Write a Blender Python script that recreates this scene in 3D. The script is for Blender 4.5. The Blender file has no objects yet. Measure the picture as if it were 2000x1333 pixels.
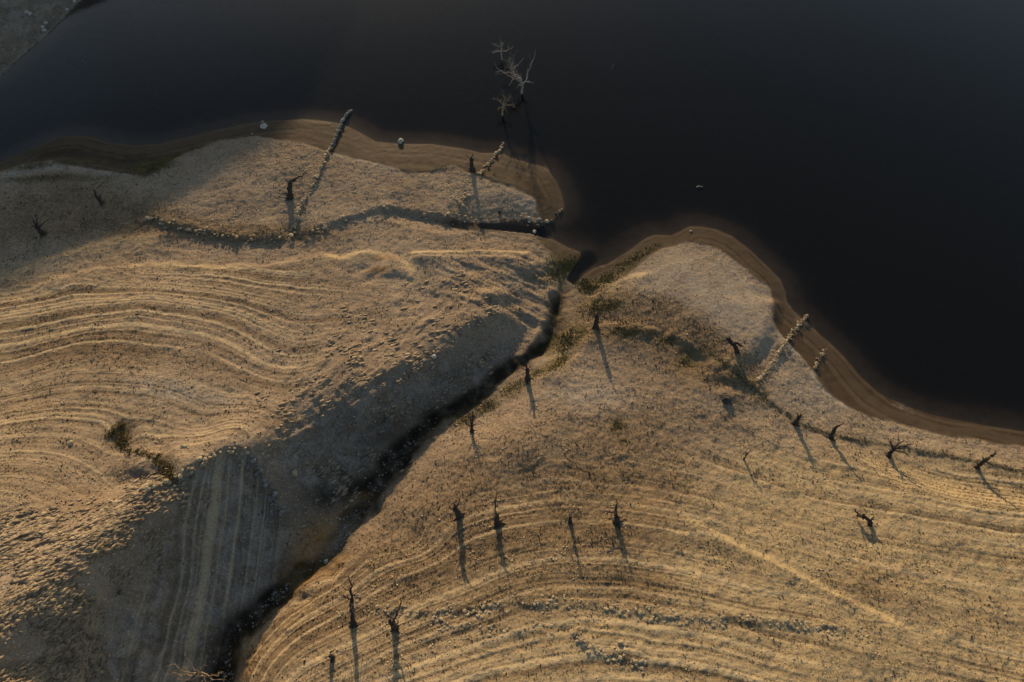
import bpy, math, random
import numpy as np
from mathutils import Vector

# ------------------------------------------------------------------ camera, sky, sun, exposure
SC = bpy.context.scene
COL = SC.collection
CAM_H = 69.0
PITCH = 60.0                      # degrees below the horizon
cd = bpy.data.cameras.new('camera')
cd.sensor_width = 36.0
cd.lens = 24.0
cd.clip_start = 0.5
cd.clip_end = 20000
cam = bpy.data.objects.new('camera', cd)
COL.objects.link(cam)
cam.location = (0, 0, CAM_H)
cam.rotation_euler = (math.radians(90 - PITCH), 0, 0)
SC.camera = cam

SUN_EL, SUN_AZ = 11.3, -9.0       # azimuth measured from +Y, negative = towards -X
se, sa = math.radians(SUN_EL), math.radians(SUN_AZ)
SUN_DIR = Vector((math.sin(sa) * math.cos(se), math.cos(sa) * math.cos(se), math.sin(se)))
w = bpy.data.worlds.new('World')
SC.world = w
w.use_nodes = True
wn = w.node_tree
wn.nodes.clear()
sky = wn.nodes.new('ShaderNodeTexSky')
sky.sky_type = 'NISHITA'
sky.sun_disc = False
sky.sun_elevation = se
sky.sun_rotation = sa
sky.dust_density = 0.8
sky.ozone_density = 0.9
bg = wn.nodes.new('ShaderNodeBackground')
bg.inputs['Strength'].default_value = 0.14
wo = wn.nodes.new('ShaderNodeOutputWorld')
wn.links.new(sky.outputs[0], bg.inputs['Color'])
wn.links.new(bg.outputs[0], wo.inputs['Surface'])

sl = bpy.data.lights.new('sun', 'SUN')
sl.energy = 5.0
sl.angle = math.radians(0.8)
sl.color = (1.0, 0.745, 0.445)
sun = bpy.data.objects.new('sun', sl)
COL.objects.link(sun)
sun.rotation_euler = (-SUN_DIR).to_track_quat('-Z', 'Y').to_euler()

SC.view_settings.view_transform = 'Standard'
SC.view_settings.look = 'None'
SC.view_settings.gamma = 1.0
SC.view_settings.exposure = 0.25
SC.cycles.volume_bounces = 0
SC.cycles.transparent_max_bounces = 12

# ------------------------------------------------------------------ survey helpers
F = 24.0 / 36.0 * 2000.0
SP, CP = math.sin(math.radians(PITCH)), math.cos(math.radians(PITCH))

def ray(u, v):
    a, b = (u - 1000.0) / F, (666.5 - v) / F
    return (a, CP + b * SP, -SP + b * CP)

def at_z(u, v, z):
    d = ray(u, v)
    t = (z - CAM_H) / d[2]
    return (d[0] * t, d[1] * t)

def ss(a, b, x):
    t = np.clip((x - a) / (b - a), 0, 1)
    return t * t * (3 - 2 * t)

_tabs = {}
def vnoise(x, y, seed):
    if seed not in _tabs:
        _tabs[seed] = np.random.RandomState(seed).rand(256, 256).astype(np.float32)
    T = _tabs[seed]
    xi = np.floor(x); yi = np.floor(y)
    fx = (x - xi).astype(np.float32); fy = (y - yi).astype(np.float32)
    xi = xi.astype(np.int64) & 255; yi = yi.astype(np.int64) & 255
    x1 = (xi + 1) & 255; y1 = (yi + 1) & 255
    fx = fx * fx * fx * (fx * (fx * 6 - 15) + 10); fy = fy * fy * fy * (fy * (fy * 6 - 15) + 10)
    a = T[xi, yi] * (1 - fx) + T[x1, yi] * fx
    b = T[xi, y1] * (1 - fx) + T[x1, y1] * fx
    return (a * (1 - fy) + b * fy) * 2 - 1

def rot(x, y, deg):
    c, s = math.cos(math.radians(deg)), math.sin(math.radians(deg))
    return x * c + y * s, -x * s + y * c

def fbm(x, y, size, octs, seed, gain=0.5):
    s = np.zeros_like(x, dtype=np.float32); a = 1.0; f = 1.0 / size
    for i in range(octs):
        rx, ry = rot(x, y, 31 * i + 17)
        s += a * vnoise(rx * f + 13.7 * i, ry * f - 7.1 * i, seed + i); a *= gain; f *= 2.03
    return s

def n1(t, seed):
    if ('l', seed) not in _tabs:
        _tabs[('l', seed)] = np.random.RandomState(seed).rand(1024).astype(np.float32) * 2 - 1
    T = _tabs[('l', seed)]
    i = np.floor(t); f = (t - i).astype(np.float32); i = i.astype(np.int64) & 1023
    f = f * f * (3 - 2 * f)
    return T[i] * (1 - f) + T[(i + 1) & 1023] * f

# ------------------------------------------------------------------ survey of the land: (u, v, height)
LAND = [
 # north shelf
 (100,330,.45),(60,400,1.2),(200,400,1.1),(330,380,.9),(450,330,.7),(560,330,.6),(700,350,.6),(850,370,.6),(1000,395,.5),(930,345,.4),
 (200,450,1.4),(0,480,1.7),(330,435,1.2),(480,460,1.0),(620,445,.9),(750,405,.8),(900,415,.7),
 (400,490,1.1),(560,490,.9),(700,450,.9),(850,450,.8),(950,470,.9),(1040,480,.7),(1100,500,.5),
 (0,545,2.2),(130,510,1.9),(300,520,1.6),(460,525,1.6),(600,515,1.5),(750,505,1.4),(900,500,1.4),(1030,500,1.2),
 # left hill, read along the old water lines
 (0,640,3.8),(150,600,3.6),(300,590,3.55),(450,620,3.6),(600,690,3.8),
 (0,724,4.9),(140,682,4.9),(280,689,4.9),(420,710,4.9),(546,762,4.95),
 (0,800,6.4),(150,775,6.4),(300,800,6.5),(390,850,6.6),(0,892,8.3),(140,913,8.4),(230,960,8.5),
 (0,1000,10.3),(100,1030,10.4),(0,1120,12.2),(-200,700,4.6),(-200,1000,10),(-200,1300,15),
 (750,600,2.6),(900,580,2.1),(1000,540,1.7),(1060,560,1.5),(760,680,3.7),(860,640,3.1),(950,600,2.6),(660,640,3.4),
 # crest between the lit flank and the gully
 (960,618,2.7),(885,655,3.3),(805,715,4.2),(705,785,5.0),(600,800,5.2),(540,840,5.9),(490,880,6.9),(420,905,7.7),(350,945,8.6),(280,1010,9.8),(200,1080,11.1),(100,1180,12.6),(0,1270,13.8),(-100,1350,15.0),
 # gully flank in shade
 (1040,620,.8),(960,690,1.2),(900,740,1.3),(830,800,1.5),(740,870,2.0),(650,940,2.5),(600,1020,2.7),(560,930,4.0),(520,1050,3.6),(450,1000,4.9),(400,1100,5.0),(470,1150,3.5),(350,1200,5.4),(420,1250,3.9),(380,1333,4.1),(300,1333,6.2),(200,1250,8.8),(150,1333,9.4),(300,1130,6.6),(100,1265,11.3),(0,1340,12.8),
 # right bank of the gully
 (1140,575,.8),(1112,640,1.0),(1095,690,1.4),(1060,730,1.8),(956,818,1.7),(880,855,2.0),(845,885,2.2),(805,930,2.4),(765,975,2.6),(725,1015,2.8),(685,1045,3.0),(655,1105,3.15),(580,1148,3.35),(550,1196,3.55),(505,1252,3.75),(467,1315,4.0),(990,850,2.9),(920,885,3.2),
 # right lobe and hill
 (1200,580,.9),(1300,540,.8),(1400,560,.9),(1480,600,.8),(1350,640,1.1),(1250,630,1.3),(1200,660,1.4),(1150,640,1.3),(1420,690,1.1),(1300,720,1.8),(1400,760,1.9),(1150,740,2.2),(1500,780,1.5),(1560,740,.9),(1620,800,.9),(1700,840,.9),(1850,880,1.1),(2000,900,1.2),(1100,800,2.9),(1000,850,3.4),(1250,820,2.9),(1400,850,2.7),(1550,860,2.0),(1700,890,1.9),(1850,920,1.9),(2000,950,2.0),
 (900,920,3.3),(1000,930,3.7),(1150,930,3.8),(1300,930,3.6),(1450,930,3.2),(1600,940,2.8),(1800,970,2.7),(2000,1020,2.9),
 (800,1010,3.7),(900,1010,4.3),(1050,1010,4.7),(1200,1010,4.7),(1350,1010,4.4),(1500,1020,4.0),(1700,1040,3.7),(1900,1080,3.7),
 (720,1090,3.9),(800,1100,4.6),(900,1100,5.1),(1050,1090,5.5),(1200,1090,5.5),(1350,1100,5.3),(1500,1110,5.0),(1700,1130,4.7),(2000,1180,4.6),
 (640,1190,4.4),(750,1200,5.3),(900,1200,5.9),(1050,1190,6.3),(1200,1190,6.3),(1400,1200,6.1),(1600,1210,5.8),(1800,1230,5.5),(2000,1270,5.4),
 (550,1290,4.9),(650,1300,5.8),(800,1310,6.6),(1000,1310,7.1),(1200,1310,7.2),(1400,1310,7.0),(1600,1320,6.7),(1800,1330,6.4),(2000,1340,6.1),
 (500,1450,5.6),(1000,1450,8.0),(1500,1450,7.8),(2100,1450,7.0),(0,1450,16),(250,1450,6.5),(2200,1100,3.8),(2200,930,1.2),
]
CREEK = [(1150,510,-.5),(1125,530,-.35),(1112,552,-.1),(1094,580,.0),(1085,605,.05),(1082,640,.15),(1076,662,.25),(1062,680,.4),(1044,694,.5),(1024,705,.65),(1000,714,.7),(976,735,.75),(952,756,.8),(928,780,.85),(904,797,.9),(868,812,.95),(844,827,1.0),(818,850,1.1),(788,882,1.2),(760,920,1.35),(735,955,1.5),(712,985,1.6),(694,1010,1.7),(674,1040,1.8),(656,1072,1.9),(628,1100,2.0),(600,1118,2.1),(560,1148,2.2),(520,1184,2.3),(492,1212,2.4),(464,1236,2.45),(449,1264,2.5),(444,1300,2.55),(436,1345,2.65),(420,1420,2.9),(400,1500,3.1)]
SHORE = [(0,318),(40,300),(80,281),(120,268),(170,266),(210,278),(260,285),(310,283),(360,270),(420,256),(480,242),(540,236),(594,233),(640,238),(673,244),(701,258),(735,277),(780,281),(846,282),(901,290),(939,299),(980,299),(997,308),(1032,318),(1066,327),(1087,352),(1098,378),(1103,400),(1100,414),(1084,428),(1053,440),(1032,431),(997,431),(963,437),(935,438),(940,443),(990,448),(1039,453),(1073,464),(1111,484),(1142,495),(1140,504),(1126,524),(1113,545),(1122,553),(1139,536),(1160,523),(1187,515),(1208,502),(1232,487),(1250,473),(1262,464),(1280,458),(1310,460),(1328,452),(1346,442),(1370,442),(1400,448),(1430,461),(1460,484),(1481,503),(1505,526),(1526,547),(1535,571),(1537,589),(1550,607),(1575,627),(1600,651),(1626,674),(1651,700),(1682,737),(1711,766),(1742,787),(1783,803),(1821,817),(1871,825),(1916,830),(2000,843),(2120,862),(2300,880)]
FARBANK = [(0,150),(20,132),(60,97),(100,63),(130,32),(160,0)]

# thin plate spline through the survey
cp = [(*at_z(u, v, z), z) for u, v, z in LAND]
cp += [(*at_z(u, v, z), z + .3) for u, v, z in CREEK[8:]]
cp += [(*at_z(u, v, 0), 0.0) for u, v in SHORE[::3]]
cp = np.array(cp)
def tpsk(d2):
    return 0.5 * d2 * np.log(d2 + 1e-9)
N = len(cp)
K = tpsk(((cp[:, None, :2] - cp[None, :, :2]) ** 2).sum(-1)) + np.eye(N) * 2.0
Pm = np.c_[np.ones(N), cp[:, :2]]
A = np.block([[K, Pm], [Pm.T, np.zeros((3, 3))]])
sol = np.linalg.solve(A, np.r_[cp[:, 2], np.zeros(3)])
def tps(x, y):
    x = np.atleast_1d(x); y = np.atleast_1d(y)
    out = np.empty(x.shape)
    for i in range(0, len(x), 20000):
        X = x[i:i + 20000]; Y = y[i:i + 20000]
        d2 = (X[:, None] - cp[None, :, 0]) ** 2 + (Y[:, None] - cp[None, :, 1]) ** 2
        out[i:i + 20000] = tpsk(d2) @ sol[:N] + sol[N] + sol[N + 1] * X + sol[N + 2] * Y
    return out

# coarse survey grid used for masks and broad shape
GX0, GX1, GY0, GY1, GS = -90.0, 90.0, -8.0, 114.0, 0.3
gx = np.arange(GX0, GX1 + GS / 2, GS); gy = np.arange(GY0, GY1 + GS / 2, GS)
GX, GY = np.meshgrid(gx, gy)
gxf, gyf = GX.ravel(), GY.ravel()
def polydist(pts, x=gxf, y=gyf):
    """distance, side (+ = left of travel), fraction along the line"""
    pts = np.asarray(pts, float)
    best = np.full(x.shape, 1e9); side = np.zeros(x.shape); par = np.zeros(x.shape)
    L = np.r_[0, np.cumsum(np.hypot(*(pts[1:] - pts[:-1]).T))]
    for i in range(len(pts) - 1):
        ax, ay = pts[i]; dx, dy = pts[i + 1] - pts[i]
        l2 = dx * dx + dy * dy + 1e-12
        t = np.clip(((x - ax) * dx + (y - ay) * dy) / l2, 0, 1)
        ex = x - ax - t * dx; ey = y - ay - t * dy
        d = np.hypot(ex, ey)
        m = d < best
        best = np.where(m, d, best)
        side = np.where(m, np.sign(dx * ey - dy * ex), side)
        par = np.where(m, L[i] + t * math.sqrt(l2), par)
    return best, side, par / L[-1]
def inside(poly, x, y):
    c = np.zeros(x.shape, bool); n = len(poly)
    for i in range(n):
        x0, y0 = poly[i]; x1, y1 = poly[i - 1]
        if y0 == y1: continue
        c ^= ((y0 > y) != (y1 > y)) & (x < (x1 - x0) * (y - y0) / (y1 - y0) + x0)
    return c

shore_w = [at_z(u, v, 0) for u, v in SHORE]
far_w = [at_z(u, v, 0) for u, v in FARBANK]
LAKE = [(-160, 57), (-125, 74)] + far_w + [(-32, 140), (12, 190), (75, 400), (115, 4000), (4000, 4000), (4000, -20), (300, -2), (150, 8)] + shore_w[::-1] + [(-90, 61), (-130, 53)]
LAKE_RING = LAKE + [LAKE[0]]
def lake_sd(x, y):
    d, _, _ = polydist(LAKE_RING, x, y)
    return np.where(inside(LAKE, x, y), -d, d)

def broad(x, y, sd):
    """height before the fine work"""
    xc = np.clip(x, -80, 78); yc = np.clip(y, -6, 84)
    z = tps(xc, yc)
    out = np.hypot(x - xc, y - yc)
    south = z + 26 * (1 - np.exp(-out / 150))
    south = np.where(sd < 9, np.minimum(south, .15 * sd), south)
    land = np.maximum(south, .06 * np.minimum(sd, 6)) * ss(0, 5.5, sd) + .085 * sd * (1 - ss(0, 5.5, sd))
    # hill on the far side of the inlet, up-sun of the left shore
    north = (y > 62 + .1 * (x + 160)) & (x < 150)
    ridge = np.interp(x, [-900, -300, -150, -112, -94, -75, -55, -46, -35, -18, 5, 60], [70, 60, 49, 41.5, 38.5, 36.3, 33.6, 27.5, 18, 10, 8, 10])
    hz = np.maximum(.16 * sd + .44 * np.maximum(sd - 9, 0), .01)
    hill = (hz ** -4 + np.maximum(ridge, 1) ** -4) ** -.25
    land = np.where(north, hill, land)
    wz = -sd
    depth = -(.05 * wz + .10 * np.maximum(wz - 2.0, 0) + .2 * np.maximum(wz - 6, 0))
    return np.where(sd > 0, land, np.maximum(depth, -7.0))

sdG = lake_sd(gxf, gyf)
zG = broad(gxf, gyf, sdG)

def blur(a, k=5, n=3):
    a = a.reshape(GX.shape)
    for _ in range(n):
        for ax in (0, 1):
            pad = np.pad(a, [(k, k) if i == ax else (0, 0) for i in (0, 1)], mode='edge')
            cs = np.cumsum(pad, ax); m_ = a.shape[ax]; r_ = k // 2
            hi = np.take(cs, np.arange(k + r_, k + r_ + m_), ax); lo = np.take(cs, np.arange(k - r_ - 1, k - r_ - 1 + m_), ax)
            a = (hi - lo) / (2 * r_ + 1)
    return a.ravel()
zG = zG + (blur(zG) - zG) * ss(.3, 1.5, sdG)

def bil(arr, x, y):
    a = arr.reshape(GX.shape)
    fx = np.clip((x - GX0) / GS, 0, len(gx) - 1.001); fy = np.clip((y - GY0) / GS, 0, len(gy) - 1.001)
    ix = fx.astype(int); iy = fy.astype(int); fx = fx - ix; fy = fy - iy
    return (a[iy, ix] * (1 - fx) + a[iy, ix + 1] * fx) * (1 - fy) + (a[iy + 1, ix] * (1 - fx) + a[iy + 1, ix + 1] * fx) * fy

def P(u, v, arr=None):
    """the spot on the land seen at photo position (u, v)"""
    z = 0.0
    for _ in range(14):
        x, y = at_z(u, v, z)
        zn = max(float(bil(zG if arr is None else arr, np.array([x]), np.array([y]))[0]), 0.0)
        z = z * .35 + zn * .65
    return at_z(u, v, z)
def PL(pts):
    return [P(u, v) for u, v in pts]

# ---- creek cut
cw = np.array([at_z(u, v, z) for u, v, z in CREEK]); cz = np.array([c[2] for c in CREEK])
dC, sC, tC = polydist(cw)
dC = np.maximum(dC + .42 * fbm(gxf, gyf, 1.7, 3, 205) * ss(.03, .1, tC), 0)
cl = np.r_[0, np.cumsum(np.hypot(*(cw[1:] - cw[:-1]).T))]; cl /= cl[-1]
zc = np.interp(tC, cl, cz)
right = sC < 0                      # travelling upstream, the right bank lies to the left of travel
prof = np.where(sC > 0, .8, .75) * np.maximum(dC - np.interp(tC, [0, .06, .12, .3, 1], [.5, .5, .45, .35, .45]), 0)
cut = zc + prof
k = .25
hS = np.clip(.5 + .5 * (cut - zG) / k, 0, 1)
sm = cut * (1 - hS) + zG * hS - k * hS * (1 - hS)
zG = np.where((dC < 9), np.minimum(zG, sm), zG)

def scarp(pts, high_left, h, wdt, fade, nz=0.0):
    global zG
    d, s, t = polydist(PL(pts))
    sgn = d * s * (1 if high_left else -1)
    sgn = sgn + nz * fbm(gxf, gyf, 2.5, 3, 900)
    ew = .06 + .05 * np.abs(sgn)
    ends = ss(0, ew, t) * ss(0, ew, 1 - t)
    up = ss(-wdt / 2, wdt / 2, sgn)
    zG = zG + h * up * np.exp(-np.maximum(sgn, 0) / fade) * ends
def ridge_line(pts, h, wdt, nz=0.0):
    global zG
    d, s, t = polydist(PL(pts))
    d = d + nz * np.abs(fbm(gxf, gyf, 2.0, 2, 910))
    zG = zG + h * np.exp(-(d / wdt) ** 2) * ss(0, .05, t) * ss(0, .05, 1 - t)
def mound(u, v, rx, ry, h, deg=0):
    global zG
    x, y = P(u, v); dx, dy = rot(gxf - x, gyf - y, deg)
    zG = zG + h * np.exp(-(dx / rx) ** 2 - (dy / ry) ** 2)

# sunlit steps that face the lake (left-to-right travel: high side is to the right)
scarp([(-40,548),(0,541),(50,520),(115,500),(165,484),(231,466),(297,458),(360,458)], False, .35, 1.5, 4, .25)
scarp([(300,486),(346,488),(406,493)], False, .12, .5, 2, .1)
scarp([(60,552),(150,538),(257,519),(330,520),(406,521),(462,524),(520,519),(566,509),(640,500),(721,496),(760,500)], False, .34, 1.1, 4, .5)
scarp([(760,498),(790,512),(806,530),(800,548)], False, .22, 1.2, 3, .4)
scarp([(796,496),(860,494),(928,492),(1042,496)], False, .45, .7, 3, .12)
scarp([(796,504),(900,502),(1000,504),(1060,520)], False, .2, .5, 2, .1)
# ledge with the drop on its shaded side
LEDGE_A = [(285,430),(300,427),(330,441),(380,451),(429,462),(495,471),(566,467)]
LEDGE_B = [(600,460),(618,452),(659,435),(701,423),(735,413),(773,404)]
scarp(LEDGE_A, True, .45, .5, 5, .15)
scarp(LEDGE_B, True, .30, .5, 5, .15)
# side channel
DITCH = [(770,418),(800,425),(853,432),(900,440),(960,442),(1000,442),(1060,450)]
dD, sD, tD = polydist([at_z(u, v, .2) for u, v in DITCH])
zd = np.interp(tD, [0, .35, .6, 1], [.45, .1, -.12, -.35])
cutD = zd + np.where(sD > 0, 1.1, .30) * np.maximum(dD - .3, 0)
zG = np.where(dD < 4, np.minimum(zG, cutD), zG)
# lobe edge in shade, terrace line, path, rills
scarp([(1520,585),(1512,620),(1495,665),(1465,700),(1440,735),(1445,760)], False, .55, 2.2, 6, .2)
TERR = [(1382,685),(1415,715),(1459,747),(1490,775),(1522,800),(1569,831),(1616,847),(1664,859),(1727,870),(1790,884),(1853,892),(1897,900),(2000,925)]
scarp(TERR, True, .13, .6, 3, .2)
PATH = [(1335,1008),(1370,1026),(1420,1053),(1480,1082),(1560,1122),(1640,1162),(1700,1190),(1790,1240)]
scarp(PATH, False, .16, .6, 1.5, .05)
scarp([(1120,690),(1135,640),(1150,590),(1180,560),(1230,540),(1275,530)], False, .3, 1.2, 4, .2)
scarp([(1045,745),(1090,715),(1130,690),(1150,650),(1180,632),(1240,632),(1290,645)], False, .35, .9, 4, .2)
scarp([(1297,655),(1340,672),(1380,705),(1400,730)], True, .35, 1.0, 3, .2)
scarp([(700,1190),(900,1195),(1100,1182),(1250,1200),(1400,1211),(1575,1226),(1690,1238)], True, .14, .6, 2, .3)
scarp([(1110,1228),(1150,1262),(1190,1280),(1262,1308)], True, .14, .6, 2, .2)
scarp([(275,958),(300,953),(352,932),(387,911),(421,894),(447,881),(483,884),(497,906),(516,940),(541,979),(556,1008)], True, .55, .7, 4, .2)
ridge_line([(1066,540),(1080,580),(1062,640),(1030,690),(1000,720)], .35, 1.1, .6)
ridge_line([(985,590),(960,612),(920,628),(890,645)], .3, 1.2, .6)
mound(722, 545, 1.3, .6, -.32, 40); mound(706, 528, 1.0, .4, -.2, 40); mound(765, 528, 2.0, .9, .12, 0)
mound(960, 575, 3.0, 1.2, .45, 10); mound(945, 560, 1.2, 2.2, -.35, -30); mound(990, 590, 3.5, 1.0, -.3, 20)
mound(235, 850, 1.2, 1.8, -.4, 30); mound(322, 910, .9, 2.4, -.6, 30); mound(275, 935, 3.0, 1.2, -.5, 10); mound(290, 905, 2.5, 1.2, .4, 0)
mound(780, 1050, 4.0, 2.0, -.5, -20); mound(1420, 770, 1.3, .8, .3, 0)
for u_, v_, rx_, ry_, zt_, dg_ in [(1192, 488, 3.2, 1.5, -.10, 35), (1108, 462, 3.0, 1.6, -.12, 0), (1250, 452, 4, 1.5, -.2, 20)]:
    x_, y_ = at_z(u_, v_, 0); a_, b_ = rot(gxf - x_, gyf - y_, dg_)
    zG = np.where(sdG < 0, zG + (zt_ - zG) * np.exp(-(a_ / rx_) ** 2 - (b_ / ry_) ** 2) * (zG < zt_) * .9, zG)      # silt fans at the creek mouth
mound(1350, 700, 1.5, 1.2, -.25, 0)

# ------------------------------------------------------------------ fine land sheet
def axis(lo, hi, step_fn, far, grow):
    a = [lo]
    while a[-1] < hi: a.append(a[-1] + step_fn(a[-1]))
    s = step_fn(hi); b = []; q = a[-1]
    while q < far: s *= grow; q += s; b.append(q)
    s = step_fn(lo); c = []; q = lo
    while q > -far: s *= grow; q -= s; c.append(q)
    return np.array(c[::-1] + a + b)
xs = axis(-86, 76, lambda q: .125 if -72 < q < 64 else .2, 3500, 1.13)
ys = axis(-5, 108, lambda q: .085 if q < 10 else (.105 if q < 30 else (.125 if q < 80 else .3)), 3500, 1.13)
NX, NY = len(xs), len(ys)
MX, MY = [q.ravel() for q in np.meshgrid(xs, ys)]
core = (MX > GX0 + .5) & (MX < GX1 - .5) & (MY > GY0 + .5) & (MY < GY1 - .5)
sd = np.empty(MX.shape); Z = np.empty(MX.shape)
sd[core] = bil(sdG, MX[core], MY[core]); Z[core] = bil(zG, MX[core], MY[core])
o = ~core
sd[o] = lake_sd(MX[o], MY[o]); Z[o] = broad(MX[o], MY[o], sd[o])
X32, Y32 = MX.astype(np.float32), MY.astype(np.float32)

def mask_of(arr):
    m = np.zeros(MX.shape, np.float32)
    m[core] = bil(arr, MX[core], MY[core])
    return m
def gblob(u, v, rx, ry, deg=0):
    x, y = P(u, v); dx, dy = rot(gxf - x, gyf - y, deg)
    return np.exp(-(dx / rx) ** 2 - (dy / ry) ** 2)
def gpoly(pts, soft=1.2):
    w_ = PL(pts); ins = inside(w_, gxf, gyf)
    d, _, _ = polydist(w_ + [w_[0]])
    return ss(-soft, soft, np.where(ins, d, -d))
def gline(pts, wd, nz=0):
    d, _, t = polydist(PL(pts))
    return np.exp(-(d / wd) ** 2)
# ------------------------------------------------------------------ what grows and lies where
WET_N = [(-40,345),(0,333),(40,322),(99,314),(150,328),(200,334),(257,341),(284,347),(310,330),(345,308),(396,286),(422,276),(495,267),(558,276),(611,287),(646,299),(660,302),(687,309),(721,316),(763,328),(801,337),(842,335),(887,320),(908,332),(939,342),(970,356),(1004,366),(1042,387),(1053,418),(1056,438)]
WET_E = [(1130,556),(1170,556),(1220,540),(1268,502),(1304,482),(1340,473),(1376,475),(1409,487),(1439,511),(1475,541),(1505,562),(1512,592),(1509,622),(1526,655),(1547,679),(1570,705),(1589,728),(1600,749),(1626,774),(1657,795),(1695,812),(1742,821),(1790,837),(1837,850),(1897,856),(1947,866),(2000,872),(2300,905)]
iN = SHORE.index((1053,440)); iE = SHORE.index((1122,553))
wetG = np.maximum(gpoly([(-60,330)] + SHORE[:iN + 1] + WET_N[::-1], .5), gpoly(SHORE[iE:] + WET_E[::-1], .5))
wetG = np.maximum(wetG, gpoly([(1030,448),(1073,464),(1111,484),(1142,495),(1126,530),(1100,520),(1070,490),(1040,462)], .8) * .8)
wetG = np.maximum(wetG, .9 * np.exp(-(dD / .7) ** 2) * ss(.25, .5, tD))
wetG = np.where(sdG < .15, 1, wetG)

LEFT_HILL = [(-60,560),(250,530),(560,520),(700,600),(640,690),(560,780),(500,870),(380,920),(300,960),(200,1010),(100,1020),(-60,1000)]
RIGHT_HILL = [(480,1260),(640,1110),(760,1090),(900,1020),(1100,930),(1300,900),(1500,880),(1700,900),(2100,930),(2100,1450),(420,1450)]
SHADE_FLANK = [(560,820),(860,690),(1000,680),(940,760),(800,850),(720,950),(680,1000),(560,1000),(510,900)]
PLOUGH = [(360,950),(420,905),(485,890),(560,1010),(560,1100),(450,1230),(440,1400),(60,1400),(240,1180)]
ROCK = [(-60,1000),(120,1010),(290,960),(340,960),(300,1060),(220,1190),(130,1333),(60,1450),(-60,1450)]
BROWN = [(620,1130),(700,1020),(790,940),(900,860),(1000,850),(1200,860),(1350,900),(1300,1000),(1250,1130),(1050,1160),(800,1190),(560,1260),(470,1320),(560,1150)]
SMOOTH_LOBE = [(1250,520),(1330,485),(1420,510),(1500,570),(1490,650),(1400,640),(1300,600),(1220,590)]
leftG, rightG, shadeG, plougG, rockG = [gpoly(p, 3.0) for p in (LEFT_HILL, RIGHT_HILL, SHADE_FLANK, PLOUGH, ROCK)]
brownG = gpoly(BROWN, 5.0); lobeG = gpoly(SMOOTH_LOBE, 3.0)
shelfG = gpoly([(420,285),(560,285),(720,325),(900,345),(1040,400),(1040,420),(780,400),(620,440),(420,440),(340,400)], 2.0)

vegG = .42 + .12 * leftG + .12 * rightG + .42 * brownG - .3 * lobeG - .22 * shelfG - .2 * plougG - .1 * shadeG - .1 * rockG
for u, v, rx, ry, a in [(200,400,16,6,.3),(80,430,10,6,.25),(300,440,8,2,.3),(480,450,10,1.5,.3),(540,455,8,1.8,.35),(700,440,8,2,.1),
        (1050,590,5,4,.1),(930,560,6,4,.2),(1250,590,6,3,.45),(1200,620,5,3,.5),(1350,690,4,4,.45),(1270,600,6,2,.45),(1200,600,3,2,.3),(1350,650,4,2.5,.45),(1440,745,3,3,.3),(1130,640,2,2,.3),(1430,720,5,3,.35),(1250,660,7,2,.3),
        (1180,830,8,3,.2),(1400,820,8,3,.25),(1240,1130,2.5,1.6,.4),(1690,1150,4,2,.25),(200,700,10,2,.15),(150,660,8,1.5,.2),(100,800,10,1.5,.15)]:
    vegG = vegG + a * gblob(u, v, rx, ry)
grassG = np.zeros(gxf.shape)
for u, v, rx, ry, a, dg in [(292,327,2.6,1.1,1.0,15),(330,308,1.6,.6,.7,35),(395,285,2.2,.5,.5,30),(110,348,7,.8,.5,0),(60,325,4,.8,.35,8),(155,318,4,.8,.4,0),
        (1105,520,2.0,1.5,.9,0),(1085,535,2.2,1.4,.6,0),(1060,545,1.8,1.2,.4,0),(1150,560,1.5,1.1,1.0,0),(1185,545,2.2,.9,.65,30),(1225,515,2.5,.7,.75,38),(1265,488,2.0,.6,.55,30),(1165,590,1.0,.7,.45,0),
        (1110,665,2.4,1.5,.75,35),(1135,650,1.6,1.2,.6,0),(1090,710,2.2,.8,.75,35),(1055,725,1.6,.6,.6,30),(1220,650,3.0,.7,.6,0),(1180,600,2.6,1.2,.5,10),(1305,665,1.2,.8,.6,0),(1345,705,1.5,1.6,.5,0),
        (860,330,4,.8,.2,0),(975,345,2.4,1.2,.2,0),
        (1000,762,2.0,.8,.6,30),(950,795,2.0,.8,.6,30),(905,822,2.0,.8,.5,30),(1205,830,.8,.7,.7,0),(1220,862,.8,.4,.4,0),
        (580,1130,1.2,.6,.5,35),(640,1090,1.2,.5,.4,40),(235,850,1.0,1.2,.5,0),(330,925,.7,1.4,.5,30)]:
    grassG = np.maximum(grassG, a * gblob(u, v, rx, ry, dg))
grassG = np.maximum(grassG, .34 * gline(TERR, .4)); grassG = np.maximum(grassG, .25 * gline(TERR[:4], 1.2))
paleG = np.zeros(gxf.shape)
paleG = np.maximum(paleG, .62 * gline([(-30,352),(0,345),(50,335),(110,325),(180,332),(257,338)], .9))
paleG = np.maximum(paleG, .7 * gline([(1527,655),(1540,672),(1553,690)], .55))
paleG = np.maximum(paleG, .9 * gline([(1588,728),(1600,750),(1622,772)], .4))
paleG = np.maximum(paleG, .9 * gblob(1648, 793, .7, .35, -30)); paleG = np.maximum(paleG, .7 * gblob(1636, 786, .4, .4))
paleG = np.maximum(paleG, .6 * gblob(1543, 682, .9, .6)); paleG = np.maximum(paleG, .35 * gblob(1040, 400, 2.0, 1.8)); paleG = np.maximum(paleG, .35 * gblob(275, 365, 4, 1.2))
paleG = np.maximum(paleG, .5 * gline([(656,300),(690,308),(730,317),(770,330)], .6)); paleG = np.maximum(paleG, .45 * gblob(1150, 770, 5, 1.5)); paleG = np.maximum(paleG, .5 * gblob(350, 765, 6, 1.2, -12))
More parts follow.
